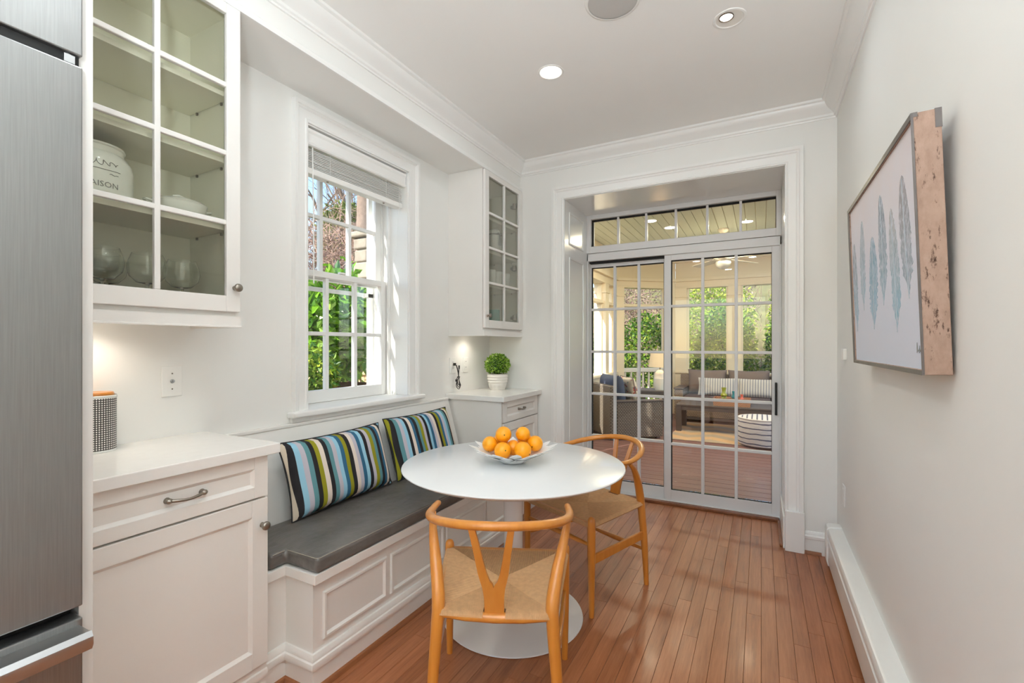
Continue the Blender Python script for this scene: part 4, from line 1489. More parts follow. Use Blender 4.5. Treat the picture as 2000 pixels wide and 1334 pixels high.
# ================================================================== RIGHT WALL
ht = thing('baseboard_heater', 'long white baseboard heater along the right wall', 'heater', (XR, 1.0, 0))
HY0, HY1 = -1.5, 3.19
M_HEAT = mat('heater_enamel', (234, 233, 229), 0.35, vary=0.015, vscale=6, bump=0.03, bscale=60)
obj('cover', MB().sweep([(0, 0.242), (0.010, 0.243), (0.056, 0.240), (0.066, 0.235), (0.071, 0.226), (0.071, 0.198), (0.064, 0.194), (0.056, 0.198), (0.0, 0.21)],
                        [(XR, HY1), (XR, HY0)]), M_HEAT, ht, 30)
obj('front_panel', MB().sweep([(0.054, 0.176), (0.060, 0.180), (0.070, 0.172), (0.070, 0.152), (0.066, 0.146), (0.068, 0.05), (0.064, 0.03), (0.056, 0.028), (0.052, 0.15)],
                              [(XR, HY1), (XR, HY0)]), M_HEAT, ht, 30)
obj('damper', MB().box(XR - 0.05, XR - 0.03, HY0, HY1 - 0.02, 0.186, 0.189), M_HEAT, ht)
obj('fin_shadow', MB().box(XR - 0.048, XR - 0.002, HY0, HY1 - 0.01, 0.02, 0.178), M_DARK, ht)
obj('end_cap', MB().prism([(0, 0.022), (0.068, 0.022), (0.076, 0.05), (0.076, 0.225), (0.070, 0.240), (0.056, 0.247), (0.012, 0.249), (0, 0.249)], HY1, HY1 + 0.075,
                          lambda a, b, h: (XR - a, h, b)), M_HEAT, ht, 30, 0.004)

# painting
ar = thing('feather_painting', 'framed painting of six grey-blue feathers with distressed wooden sides', 'painting', (XR - 0.006, 1.92, 1.21))
ar.rotation_euler = (0, math.radians(-2.0), 0)
aw, ah, ad = 0.47, 0.632, 0.052


def _distress():
    n = N('distressed_wood')
    v = n.coord('Object', (1, 1, 0.5))
    a = n.noise(v, 16.0, 6.0, 0.7)
    b = n.noise(n.coord('Object', (1, 1, 0.35)), 60.0, 5.0, 0.75)
    col = n.ramp(a, [(0.25, lin((140, 112, 96))), (0.55, lin((172, 144, 128))), (0.8, lin((182, 158, 142)))])
    cr = n.ramp(b, [(0.34, lin((110, 90, 76))), (0.44, lin((255, 255, 255)))])
    mx = n.new('Mix', data_type='RGBA', blend_type='MULTIPLY')
    mx.inputs[0].default_value = 1.0
    n.link(col, mx.inputs[6])
    n.link(cr, mx.inputs[7])
    n.link(mx.outputs[2], n.p.inputs['Base Color'])
    n.p.inputs['Roughness'].default_value = 0.75
    n.bump(b, 0.3, 0.004)
    return n.m


def _canvas():
    n = N('canvas_wash')
    tc = n.new('TexCoord').outputs['Object']
    sx = n.new('SeparateXYZ')
    n.link(tc, sx.inputs[0])
    z = n.math('DIVIDE', sx.outputs[2], 0.63)
    f = n.math('MULTIPLY_ADD', n.noise(n.coord('Object', (1, 3, 3)), 3.0, 4.0), 0.4, n.math('MULTIPLY_ADD', z, 0.8, -0.1))
    col = n.ramp(f, [(0.1, lin((216, 220, 232))), (0.5, lin((218, 218, 228))), (0.9, lin((222, 212, 214)))])
    n.link(col, n.p.inputs['Base Color'])
    n.p.inputs['Roughness'].default_value = 0.7
    n.bump(n.noise(n.coord('Object', (400, 400, 400)), 1.0, 2.0), 0.1, 0.002)
    return n.m


def _feather(k, top, botm):
    n = N('feather_print_%d' % k)
    tc = n.new('TexCoord').outputs['Object']
    sx = n.new('SeparateXYZ')
    n.link(tc, sx.inputs[0])
    z = n.math('MULTIPLY_ADD', sx.outputs[2], 2.6, -0.45)
    ns = n.noise(n.coord('Object', (1, 34, 10)), 3.0 + k * 0.4, 5.0, 0.7)
    base = n.ramp(z, [(0.05, lin(botm)), (0.75, lin(top))])
    f = n.ramp(ns, [(0.44, (0, 0, 0, 1)), (0.66, (1, 1, 1, 1))])
    col = n.mix(f, base, lin((214, 214, 224)))
    n.link(col, n.p.inputs['Base Color'])
    n.p.inputs['Roughness'].default_value = 0.7
    return n.m


M_DIST = _distress()
M_RIM = mat('silver_brown_rim', (104, 98, 96), 0.42, 0.35, vary=0.2, vscale=12)
sd = MB()
sd.box(-ad, 0, -aw, -aw + 0.012, 0, ah).box(-ad, 0, aw - 0.012, aw, 0, ah).box(-ad, 0, -aw + 0.012, aw - 0.012, 0, 0.012).box(-ad, 0, -aw + 0.012, aw - 0.012, ah - 0.012, ah)
obj('frame_side', sd, M_DIST, ar, None, 0.002, local=True)
rm = MB()
rm.sweep([(0, 0), (0.011, 0), (0.011, 0.003), (0, 0.005)], [(-aw - 0.0005, -0.0005), (aw + 0.0005, -0.0005), (aw + 0.0005, ah + 0.0005), (-aw - 0.0005, ah + 0.0005)][::-1], lambda a, b, h: (-ad - h, a, b), True)
obj('rim', rm, M_RIM, ar, 30, local=True)
obj('corner_wear', MB().box(-0.012, 0.0008, -aw - 0.0012, -aw + 0.004, ah - 0.045, ah + 0.0008), M_RIM, ar, local=True)
obj('corner_wear', MB().box(-ad - 0.0006, -ad + 0.008, -aw - 0.0012, -aw + 0.003, ah - 0.01, ah + 0.0008), M_RIM, ar, local=True)
obj('canvas', MB().box(-ad + 0.004, -ad + 0.010, -aw + 0.010, aw - 0.010, 0.010, ah - 0.010), _canvas(), ar, local=True)
for k, (yy, z0, z1, w) in enumerate(((2.318, 1.349, 1.691, 0.085), (2.159, 1.423, 1.744, 0.082), (1.995, 1.348, 1.651, 0.11), (1.85, 1.419, 1.755, 0.088), (1.711, 1.33, 1.680, 0.085), (1.578, 1.415, 1.735, 0.088))):
    rs = random.Random(k + 3)
    pts = []
    K = 46
    for side in (-1, 1):
        rng = range(K + 1) if side == 1 else range(K, -1, -1)
        for i in rng:
            u = i / K                                    # 0 bottom quill, 1 tip
            body = 1.3 * (math.sin(PI * (0.1 + 0.9 * u ** 0.85)) ** 0.5 if u < 1 else 0.0)
            if u < 0.16:
                body *= u / 0.16 * 0.7 + 0.1
            jag = 1 - (rs.random() * (0.34 if u < 0.5 else 0.10))
            lean = 0.012 * math.sin(3 * u + k)
            pts.append((yy - 1.92 + lean + side * w / 2 * body * jag, z0 - 1.21 + (z1 - z0) * u))
    vs = [(-ad + 0.0033, a, b_) for a, b_ in pts]
    fm_ = MB()
    H = K + 1
    # strip between the two edges
    right = vs[H:]
    left = vs[:H][::-1]
    al = left + right
    fm_.add(al, [(i, i + 1, H + i + 1, H + i) for i in range(K)])
    tops = [(150, 150, 156), (168, 178, 184), (128, 154, 170), (132, 142, 152), (170, 164, 162), (150, 144, 146)]
    bots = [(158, 186, 200), (160, 188, 202), (144, 182, 202), (150, 180, 196), (148, 184, 200), (146, 168, 182)]
    ob = obj('feather', fm_, _feather(k, tops[k], bots[k]), ar, local=True)
    sdm = ob.modifiers.new('paint', 'SOLIDIFY')
    sdm.thickness = 0.0006
    q = MB().tube([(-ad + 0.003, yy - 1.92 + 0.012 * math.sin(k), z0 - 1.21 - 0.012), (-ad + 0.0028, yy - 1.92 + 0.012 * math.sin(1.5 + k), (z0 + z1) / 2 - 1.21), (-ad + 0.003, yy - 1.92 + 0.012 * math.sin(2.9 + k), z1 - 1.22)], 0.0012, 5)
    obj('quill', q, mat('quill_ink', (176, 184, 192), 0.7, vary=0.05), ar, local=True)
sg = MB()
for k in range(2):
    sg.tube([(-ad + 0.0035, -0.40 - k * 0.02, 0.052), (-ad + 0.0035, -0.404 - k * 0.02, 0.078 - k * 0.008), (-ad + 0.0035, -0.409 - k * 0.02, 0.055), (-ad + 0.0035, -0.414 - k * 0.02, 0.06)], 0.0008, 5)
obj('signature', sg, M_INK, ar, local=True)

# ================================================================== CEILING FIXTURES
M_LENS = mat_emit('lamp_lens', (255, 248, 236), 9.0)
M_CONE = mat('lamp_reflector', (236, 233, 226), 0.3, vary=0.01)


def downlight(x, y, z, label, tilt, power, col=(0.85, 0.94, 1.0), r=0.058, grp='recessed ceiling lights'):
    t = thing('recessed_light', label, 'ceiling light', (x, y, z), group=grp)
    obj('trim_ring', MB().lathe([(r - 0.002, -0.001), (r + 0.002, -0.004), (r + 0.010, -0.003), (r + 0.012, 0.0), (r, 0.0)], 36), M_PLASTIC, t, 40, local=True)
    if tilt:
        obj('reflector', MB().lathe([(r - 0.001, -0.001), (r - 0.006, -0.0006), (0.03, -0.0004), (0, -0.0004)], 36), M_CONE, t, 60, local=True)
        obj('lens', MB().lathe([(0, -0.004), (0.024, -0.004), (0.027, -0.0005), (0, -0.0003)], 24, (-0.012, -0.018, 0)), M_LENS, t, 40, local=True)
        obj('lamp_collar', MB().lathe([(0.027, -0.005), (0.031, -0.005), (0.031, -0.0005), (0.027, -0.0005)], 24, (-0.012, -0.018, 0)), M_NICKEL, t, 40, local=True)
    else:
        obj('lens', MB().lathe([(0, -0.003), (r - 0.008, -0.003), (r - 0.001, -0.001), (0, -0.0004)], 36), M_LENS, t, 40, local=True)
    ld = bpy.data.lights.new('lamp', 'AREA')
    ld.shape = 'DISK'
    ld.size = 2 * r
    ld.energy = power
    ld.color = col
    lo = bpy.data.objects.new('lamp', ld)
    C.objects.link(lo)
    lo.parent = t
    lo.location = (0, 0, -0.008)
    return t


downlight(-1.0, 2.318, ZC, 'glowing round recessed ceiling light over the table', False, DOWNLIGHT)
downlight(-0.126, 2.316, ZC, 'recessed ceiling light with its lamp tilted aside near the right wall', True, DOWNLIGHT * 0.8)
for (x_, y_) in ((-1.0, 0.75), (-0.126, 0.75), (-1.0, -0.8), (-0.126, -0.8), (-0.56, -2.0)):  # unseen lamps, added as fill from behind the camera
    downlight(x_, y_, ZC, 'unseen recessed ceiling light added as fill above the kitchen aisle', False, DOWNLIGHT)

def fill_uplight(x_, y_, label):  # made-up uplight behind the camera, there only to brighten the ceiling
    t = thing('fill_floor_lamp', label, 'added fill lamp', (x_, y_, 0.0005), group='added ceiling fill lamps')
    obj('base', MB().lathe([(0, 0), (0.10, 0), (0.10, 0.012), (0.02, 0.03), (0, 0.03)], 32), M_NICKEL, t, 40, local=True)
    obj('pole', MB().tube([(0, 0, 0.03), (0, 0, 1.40)], 0.012, 12), M_NICKEL, t, 50, local=True)
    obj('bowl', MB().lathe([(0, 1.40), (0.04, 1.40), (0.085, 1.46), (0.10, 1.52), (0.096, 1.52), (0.081, 1.466), (0.038, 1.408), (0, 1.408)], 32), M_CERAM, t, 50, local=True)
    ld = bpy.data.lights.new('lamp', 'AREA')
    ld.shape = 'DISK'
    ld.size = 0.16
    ld.energy = FILL_UPLIGHT
    ld.color = (0.83, 0.935, 1.0)
    lo = bpy.data.objects.new('lamp', ld)
    C.objects.link(lo)
    lo.parent = t
    lo.location = (0, 0, 1.515)
    lo.rotation_euler = (PI, 0, 0)


fill_uplight(0.285, -0.45, 'unseen slim uplight added in the kitchen aisle to fill the ceiling')
fill_uplight(0.285, -1.6, 'unseen slim uplight added by the added window to fill the ceiling')

t = thing('ceiling_speaker', 'round white ceiling speaker with a grey mesh grille', 'speaker', (-0.560, 1.962, ZC))
M_GRILLE = mat('speaker_grille', (196, 194, 190), 0.6, vary=0.05, vscale=500, bump=0.2, bscale=600)
obj('bezel', MB().lathe([(0.104, -0.006), (0.110, -0.007), (0.116, -0.004), (0.118, 0), (0.1, 0)], 48), M_PLASTIC, t, 40, local=True)
obj('grille', MB().lathe([(0, -0.0045), (0.1, -0.0045), (0.105, -0.004), (0.105, 0), (0, 0)], 48), M_GRILLE, t, 40, local=True)

# ================================================================== PORCH
M_CREAM = mat('porch_cream_paint', (240, 226, 200), 0.5, vary=0.012, vscale=3)
M_PCEIL = mat('porch_beadboard_paint', (216, 226, 214), 0.4, rand=0.02)
M_DECK = mat_wood('deck_board', (92, 62, 58), (124, 86, 80), (142, 102, 94), 'X', 0.5, 0.1, 0.07, 0.8, 0.04)
PXL, PXR, PY0, PYF, PZC = -2.42, 2.6, 4.05, 9.5, 2.95
PC = (-1.47, PYF)            # far end of the slanted corner wall
PA = (PXL, 8.72)             # near end of the slanted corner wall

deck = struct('porch_floor', MB().box(PXL - 0.15, PXR, 4.02, PYF + 0.2, ZDK - 0.3, ZDK - 0.026), M_DARK,
              'brown composite deck floor of the porch', 'floor')
y = 4.03
k = 0
while y < PYF + 0.1:
    b_ = MB().box(PXL - 0.1, PXR, y, y + 0.139, ZDK - 0.025, ZDK)
    obj('deck_board', b_, M_DECK, deck, None, 0.003)
    y += 0.148
pcl = struct('porch_ceiling', MB().box(PXL - 0.5, PXR + 0.3, 4.05, PYF + 0.5, PZC + 0.012, PZC + 0.25), M_CREAM,
             'pale green beadboard ceiling of the porch', 'ceiling')
# beadboards run from the house toward the garden
x = PXL
while x < PXR:
    obj('beadboard', MB().box(x, x + 0.112, 4.05, PYF, PZC - 0.004, PZC + 0.012), M_PCEIL, pcl, None, 0.004)
    x += 0.118

# framework of the screened walls: posts, sills, heads, frieze
SILL, BAR, HEAD = 0.74, 2.04, 2.40


def wall_frame(name, label, a, b, posts, solid, openings_to=None, depth=0.16):
    """timber wall between two plan points; posts are (u0,u1) along it in metres"""
    a, b = Vector((*a, 0)), Vector((*b, 0))
    d = (b - a).normalized()
    n = Vector((d.y, -d.x, 0))           # toward the porch room
    L = (b - a).length
    t = thing(name, label, 'porch wall', tuple(a), kind='structure')

    def bx(nm, u0, u1, z0, z1, w0, w1, bev=0.004):
        c = a + d * (u0 + u1) / 2 + n * (w0 + w1) / 2
        m = MB().obox((c.x, c.y, (z0 + z1) / 2), ((u1 - u0) / 2, (w1 - w0) / 2, (z1 - z0) / 2), (d, n, (0, 0, 1)))
        return obj(nm, m, M_CREAM, t, None, bev)
    bx('frieze', 0, L, HEAD, PZC, -depth, 0.0)
    bx('cornice', 0, L, 2.50, 2.56, 0.0, 0.05)
    bx('cornice', 0, L, 2.86, PZC - 0.004, 0.0, 0.10)
    bx('head', 0, L, HEAD - 0.03, HEAD, -depth - 0.02, 0.02)
    if solid:
        bx('wainscot', 0, L, ZDK, SILL, -depth, 0.0)
        bx('sill', 0, L, SILL, SILL + 0.035, -depth - 0.03, 0.05)
    last = 0
    for (u0, u1) in posts:
        bx('post', u0, u1, ZDK, HEAD, -depth, 0.015)
        bx('capital', u0 - 0.02, u1 + 0.02, HEAD - 0.2, HEAD - 0.17, -depth, 0.03)
    gaps = []
    e = 0.0
    for (u0, u1) in posts:
        if u0 - e > 0.08:
            gaps.append((e, u0))
        e = u1
    if L - e > 0.08:
        gaps.append((e, L))
    for (u0, u1) in gaps:
        bx('transom_bar', u0, u1, BAR - 0.025, BAR + 0.025, -depth * 0.8, -0.02)
        bx('screen_stop', u0, u0 + 0.03, SILL, HEAD, -depth * 0.7, -0.05)
        bx('screen_stop', u1 - 0.03, u1, SILL, HEAD, -depth * 0.7, -0.05)
    return t, a, d, n, L


wall_frame('porch_wall_side', 'cream porch wall of deep-set openings behind the wicker armchair', (PXL, 4.05), PA,
           [(0, 0.9), (1.75, 2.0), (2.75, 3.12), (3.95, 4.15), (4.58, 4.67)], True, depth=0.2)
pt, pa, pd, pn, pL = wall_frame('porch_wall_corner', 'cream slanted porch wall with a low white railing', PA, PC, [(0.0, 0.16), (1.02, 1.22)], False)
wall_frame('porch_wall_far', 'cream porch wall of tall openings behind the outdoor sofa', PC, (PXR, PYF),
           [(0.0, 0.21), (0.925, 1.145), (1.95, 2.17), (3.0, 3.2)], True)
struct('porch_wall_house', MB().box(XR + 0.2, PXR, 3.4, 4.05, -0.3, 3.3), M_CREAM, 'cream house wall on the porch side', 'wall')
# railing in the slanted wall
rl = thing('porch_railing', 'white baluster railing in the slanted corner of the porch', 'railing', (PA[0], PA[1], ZDK))


def rail_pt(u, w, z):
    q = pa + pd * u + pn * w
    return (q.x, q.y, z)


M_RAIL = mat('white_rail_paint', (236, 232, 224), 0.4, vary=0.01)
obj('top_rail', MB().obox(rail_pt(0.59, -0.08, 0.80), (0.43, 0.045, 0.04), (pd, pn, (0, 0, 1))), M_RAIL, rl, None, 0.012)
obj('bottom_rail', MB().obox(rail_pt(0.59, -0.08, 0.06), (0.43, 0.03, 0.03), (pd, pn, (0, 0, 1))), M_RAIL, rl, None, 0.005)
for k in range(7):
    q = rail_pt(0.22 + k * 0.123, -0.08, 0)
    obj('baluster', MB().tube([(q[0], q[1], 0.06), (q[0], q[1], 0.2), (q[0], q[1], 0.42), (q[0], q[1], 0.62), (q[0], q[1], 0.79)], [0.018, 0.022, 0.026, 0.02, 0.017], 8), M_RAIL, rl, 50)

# porch lamps and fan
for (x_, y_, l) in ((-1.31, 6.41, 'porch recessed light nearest the armchair'), (-1.14, 6.9, 'porch recessed light between the armchair and the fan'),
                    (-0.17, 7.05, 'porch recessed light beside the ceiling fan'), (0.9, 6.2, 'porch recessed light past the ceiling fan')):
    downlight(x_, y_, PZC - 0.004, l, False, PORCHLIGHT, (1.0, 0.86, 0.62), 0.075, 'recessed porch lights')
fx_, fy_ = -0.48, 7.34
fan = thing('ceiling_fan', 'cream ceiling fan with a frosted light on the porch ceiling', 'ceiling fan', (fx_, fy_, PZC - 0.004))
M_FAN = mat('cream_fan_metal', (228, 220, 204), 0.35, vary=0.02)
obj('canopy', MB().lathe([(0, -0.06), (0.03, -0.06), (0.07, -0.03), (0.075, 0), (0, 0)], 24), M_FAN, fan, 50, local=True)
obj('down_rod', MB().tube([(0, 0, -0.05), (0, 0, -0.34)], 0.012, 10), M_FAN, fan, 50, local=True)
obj('motor', MB().lathe([(0, -0.47), (0.07, -0.47), (0.11, -0.45), (0.12, -0.41), (0.1, -0.36), (0.04, -0.33), (0, -0.33)], 28), M_FAN, fan, 50, local=True)
obj('light_bowl', MB().lathe([(0, -0.58), (0.05, -0.57), (0.095, -0.53), (0.105, -0.49), (0.1, -0.47), (0, -0.47)], 28), M_CERAM, fan, 50, local=True)
for k in range(5):
    a = math.radians(200 + 72 * k)
    d = Vector((math.cos(a), math.sin(a), 0))
    n_ = Vector((-math.sin(a), math.cos(a), 0.18)).normalized()
    bl_ = obj('blade', MB().obox(d * 0.42 + Vector((0, 0, -0.43)), (0.28, 0.065, 0.004), (d, n_, d.cross(n_))), M_FAN, fan, None, 0.003, local=True)
    obj('blade_bracket', MB().tube([d * 0.09 + Vector((0, 0, -0.43)), d * 0.2 + Vector((0, 0, -0.428))], 0.012, 8, flat=(0.5, 1.5)), M_FAN, bl_, 50, local=True)

# ---- outdoor furniture
M_WICK = mat_weave('grey_wicker', (72, 63, 56), (146, 134, 120), 26.0, 46.0, 'XY', 'Z')
M_WICK2 = mat_weave('tan_wicker', (98, 82, 70), (172, 150, 132), 36.0, 40.0, 'XY', 'Z')
M_FRAME = mat('grey_brown_timber', (92, 82, 80), 0.5, vary=0.1, vscale=14)
M_TAUPE = mat('taupe_canvas', (128, 112, 106), 0.85, vary=0.05, vscale=20, bump=0.1, bscale=300)
M_PLUM = mat('plum_canvas', (102, 90, 96), 0.85, vary=0.05, vscale=20, bump=0.1, bscale=300)
M_NAVY = mat('navy_canvas', (70, 78, 100), 0.85, vary=0.05, vscale=20, bump=0.1, bscale=300)

# sofa
SX0, SX1, SY0, SY1 = -1.34, 0.95, 8.55, 9.33
sf = thing('wicker_sofa', 'long tan wicker outdoor sofa with taupe cushions on the porch', 'sofa', (-0.2, 8.9, ZDK))
obj('base', MB().box(SX0 + 0.12, SX1 - 0.12, SY0 + 0.03, SY1 - 0.05, 0.04, 0.27), M_WICK2, sf, None, 0.01)
obj('apron_rail', MB().box(SX0 + 0.12, SX1 - 0.12, SY0 + 0.02, SY0 + 0.05, ZDK + 0.05, ZDK + 0.09), M_FRAME, sf)
for xa, xb in ((SX0, SX0 + 0.14), (SX1 - 0.14, SX1)):
    a_ = obj('arm', MB().box(xa, xb, SY0, SY1, ZDK + 0.04, 0.51), M_WICK2, sf, None, 0.01)
    obj('arm_top', MB().box(xa - 0.015, xb + 0.015, SY0 - 0.015, SY1 - 0.12, 0.511, 0.535), M_FRAME, a_, None, 0.004)
    for yy in (SY0 + 0.05, SY1 - 0.05):
        obj('foot', MB().box((xa + xb) / 2 - 0.03, (xa + xb) / 2 + 0.03, yy - 0.03, yy + 0.03, ZDK, ZDK + 0.045), M_FRAME, sf)
obj('back', MB().box(SX0, SX1, SY1 - 0.08, SY1, 0.05, 0.73), M_WICK2, sf, None, 0.01)
for k in range(3):
    w = (SX1 - SX0 - 0.28) / 3
    xa = SX0 + 0.14 + k * w
    obj('seat_cushion', MB().box(xa + 0.004, xa + w - 0.004, SY0 + 0.01, SY1 - 0.2, 0.272, 0.40), M_PLUM, sf, 60, 0.03, seg=4)
    b_, loop = pillow_mb(w - 0.01, 0.46, 0.26)
    b_.xform(Matrix.Translation((xa + w / 2, SY1 - 0.20, 0.61)) @ Matrix.Rotation(math.radians(-10), 4, 'X'))
    obj('back_cushion', b_, M_TAUPE, sf, 60)
M_TICK = mat_stripes('ticking_stripe', [((216, 212, 208), 2.4), ((130, 134, 150), 1.0)] * 15, 'X', -0.30, 0.30)
for (xx, yw, lab) in ((-0.68, 0.03, 'grey ticking-striped pillow beside the sofa arm'), (-0.06, -0.03, 'grey ticking-striped pillow in the middle of the outdoor sofa')):
    t = thing('ticking_pillow', lab, 'pillow', (xx, 8.80, 0.405), group='ticking pillows on the outdoor sofa')
    t.rotation_euler = (math.radians(-20), 0, yw)
    b_, loop = pillow_mb(0.60, 0.31, 0.13)
    obj('cover', b_.move((0, 0, 0.16)), M_TICK, t, 60, local=True)
    obj('flange', MB().tube([(p[0], p[1], p[2] + 0.16) for p in loop], 0.006, 6, closed=True), M_TICK, t, 60, local=True)

# rug
M_RUG = None


def _rug():
    n = N('chevron_rug')
    tc = n.new('TexCoord').outputs['Object']
    sx = n.new('SeparateXYZ')
    n.link(tc, sx.inputs[0])
    zig = n.math('PINGPONG', n.math('MULTIPLY', sx.outputs[0], 1.6), 0.5)
    v = n.math('FRACT', n.math('ADD', n.math('MULTIPLY', sx.outputs[1], 2.4), zig))
    f = n.math('GREATER_THAN', v, 0.5)
    col = n.mix(f, lin((206, 170, 132)), lin((178, 160, 140)))
    n.link(col, n.p.inputs['Base Color'])
    n.p.inputs['Roughness'].default_value = 0.9
    n.bump(n.noise(n.coord('Object', (200, 200, 200)), 1.0, 2.0), 0.4, 0.004)
    return n.m


o = obj('chevron_rug', MB().box(-1.18, 0.9, 6.88, 8.50, ZDK + 0.0005, ZDK + 0.009), _rug(), None, None, 0.003)
tag(o, 'tan chevron-patterned rug on the porch deck', 'rug')

# coffee table
ct = thing('coffee_table', 'low grey-brown slatted outdoor coffee table before the sofa', 'coffee table', (-0.4, 7.85, ZDK + 0.0095))
CX0, CX1, CY0, CY1, CZ = -1.16, 0.30, 7.55, 8.16, 0.37
for k in range(6):
    w = (CY1 - CY0) / 6
    obj('slat', MB().box(CX0, CX1, CY0 + k * w + 0.002, CY0 + (k + 1) * w - 0.002, CZ - 0.025, CZ), M_FRAME, ct, None, 0.003)
for xx in (CX0, CX1 - 0.075):
    for yy in (CY0, CY1 - 0.075):
        obj('leg', MB().box(xx, xx + 0.075, yy, yy + 0.075, ZDK + 0.0095, CZ - 0.0255), M_FRAME, ct, None, 0.003)
obj('apron', MB().box(CX0 + 0.076, CX1 - 0.076, CY0 + 0.01, CY0 + 0.03, CZ - 0.085, CZ - 0.026).box(CX0 + 0.076, CX1 - 0.076, CY1 - 0.03, CY1 - 0.01, CZ - 0.085, CZ - 0.026), M_FRAME, ct)

# tray with vases
M_RATT = mat_weave('rattan_tray', (150, 88, 66), (218, 168, 130), 40.0, 70.0, 'XY', 'Z')
tr = thing('rattan_tray', 'woven rattan tray on the coffee table', 'tray', (-0.39, 7.76, CZ + 0.0005))
TXa, TXb, TYa, TYb = -0.645, -0.13, 7.60, 7.93
obj('bottom', MB().box(TXa + 0.02, TXb - 0.02, TYa + 0.02, TYb - 0.02, CZ + 0.0005, CZ + 0.012), M_RATT, tr)
obj('rim', MB().sweep([(0, 0), (0.018, 0), (0.028, 0.115), (0.016, 0.115)], [(TXa + 0.03, TYa + 0.03), (TXa + 0.03, TYb - 0.03), (TXb - 0.03, TYb - 0.03), (TXb - 0.03, TYa + 0.03)][::-1],
                      lambda a, b, h: (a, b, CZ + 0.0008 + h), True), M_RATT, tr, 30)
VP = [(0, 0), (0.058, 0), (0.062, 0.01), (0.055, 0.05), (0.034, 0.075), (0.032, 0.085), (0.05, 0.098), (0.05, 0.108), (0.03, 0.125), (0.026, 0.15), (0.033, 0.175), (0.033, 0.185), (0.024, 0.185), (0.02, 0.15), (0, 0.148)]
for (xx, yy, s, cl, lab) in ((-0.50, 7.76, 1.38, (150, 158, 34), 'green glass vase with a pinched waist on the rattan tray'),
                             (-0.365, 7.80, 1.08, (28, 128, 148), 'small teal glass vase on the rattan tray'), (-0.255, 7.77, 0.87, (228, 104, 84), 'small coral glass vase on the rattan tray')):
    m_ = mat('vase_%d' % cl[0], cl, 0.15, vary=0.08, vscale=12, coat=0.5)
    o = obj('glass_vase', MB().lathe([(r * s * 0.72, z * s) for r, z in VP], 24), m_, None, 40)
    o.location = (xx, yy, CZ + 0.0125)
    tag(o, lab, 'vase', 'vases on the rattan tray')

# pouf
pf = thing('striped_pouf', 'round white pouf with blue-grey stripes on the porch rug', 'pouf', (0.02, 7.02, ZDK + 0.0095))
M_POUF = None


def _pouf():
    n = N('pouf_stripe')
    tc = n.new('TexCoord').outputs['Object']
    sx = n.new('SeparateXYZ')
    n.link(tc, sx.inputs[0])
    w = n.noise(n.coord('Object', (3, 3, 3)), 2.0, 2.0)
    z = n.math('MULTIPLY', n.math('MULTIPLY_ADD', w, 0.03, sx.outputs[2]), 15.0)
    f = n.math('GREATER_THAN', n.math('FRACT', z), 0.78)
    ftop = n.math('GREATER_THAN', n.math('FRACT', n.math('MULTIPLY', sx.outputs[0], 17.0)), 0.72)
    top = n.math('GREATER_THAN', sx.outputs[2], 0.365)
    ff = n.math('ADD', n.math('MULTIPLY', f, n.math('SUBTRACT', 1.0, top)), n.math('MULTIPLY', ftop, top))
    col = n.mix(ff, lin((222, 222, 226)), lin((92, 98, 124)))
    n.link(col, n.p.inputs['Base Color'])
    n.p.inputs['Roughness'].default_value = 0.9
    n.bump(n.noise(n.coord('Object', (14, 14, 30)), 1.0, 3.0), 0.4, 0.02)
    return n.m


M_POUF = _pouf()
obj('cover', MB().lathe([(0, 0), (0.26, 0.0), (0.295, 0.02), (0.305, 0.08), (0.305, 0.30), (0.295, 0.345), (0.28, 0.362), (0.2, 0.376), (0, 0.38)], 48), M_POUF, pf, 50, local=True)
obj('seam_welt', MB().tube([(0.292 * math.cos(a * PI / 24), 0.292 * math.sin(a * PI / 24), 0.357) for a in range(48)], 0.009, 8, closed=True), M_POUF, pf, 60, local=True)

# armchair
ac = thing('wicker_armchair', 'deep grey wicker armchair with navy cushions on the porch', 'armchair', (-1.845, 6.36, ZDK), math.atan2(0.46, 0.55))
AW = 0.86                                     # local X: facing direction, local Y: across
obj('back', MB().box(0, 0.10, 0.0, AW, 0.03, 0.76), M_WICK, ac, None, 0.02, local=True)
for (ya, yb) in ((-0.001, 0.12), (AW - 0.12, AW + 0.001)):
    a_ = obj('arm', MB().box(0.1, 0.80, ya, yb, 0.03, 0.53), M_WICK, ac, None, 0.01, local=True)
    obj('arm_top', MB().box(0.09, 0.82, ya - 0.012, yb + 0.012, 0.531, 0.552), M_FRAME, a_, None, 0.004, local=True)
obj('base', MB().box(0.1, 0.78, 0.12, AW - 0.12, 0.03, 0.32), M_WICK, ac, None, 0.01, local=True)
for xx in (0.05, 0.74):
    for yy in (0.05, AW - 0.05):
        obj('foot', MB().box(xx - 0.025, xx + 0.025, yy - 0.025, yy + 0.025, 0, 0.035), M_FRAME, ac, local=True)
obj('seat_cushion', MB().box(0.12, 0.80, 0.13, AW - 0.13, 0.322, 0.45), M_NAVY, ac, 60, 0.03, seg=4, local=True)
b_, loop = pillow_mb(0.60, 0.48, 0.24)
b_.xform(Matrix.Translation((0.22, AW / 2, 0.66)) @ Matrix.Rotation(math.radians(-8), 4, 'Y') @ Matrix.Rotation(PI / 2, 4, 'Z'))
obj('back_cushion', b_, M_NAVY, ac, 60, local=True)


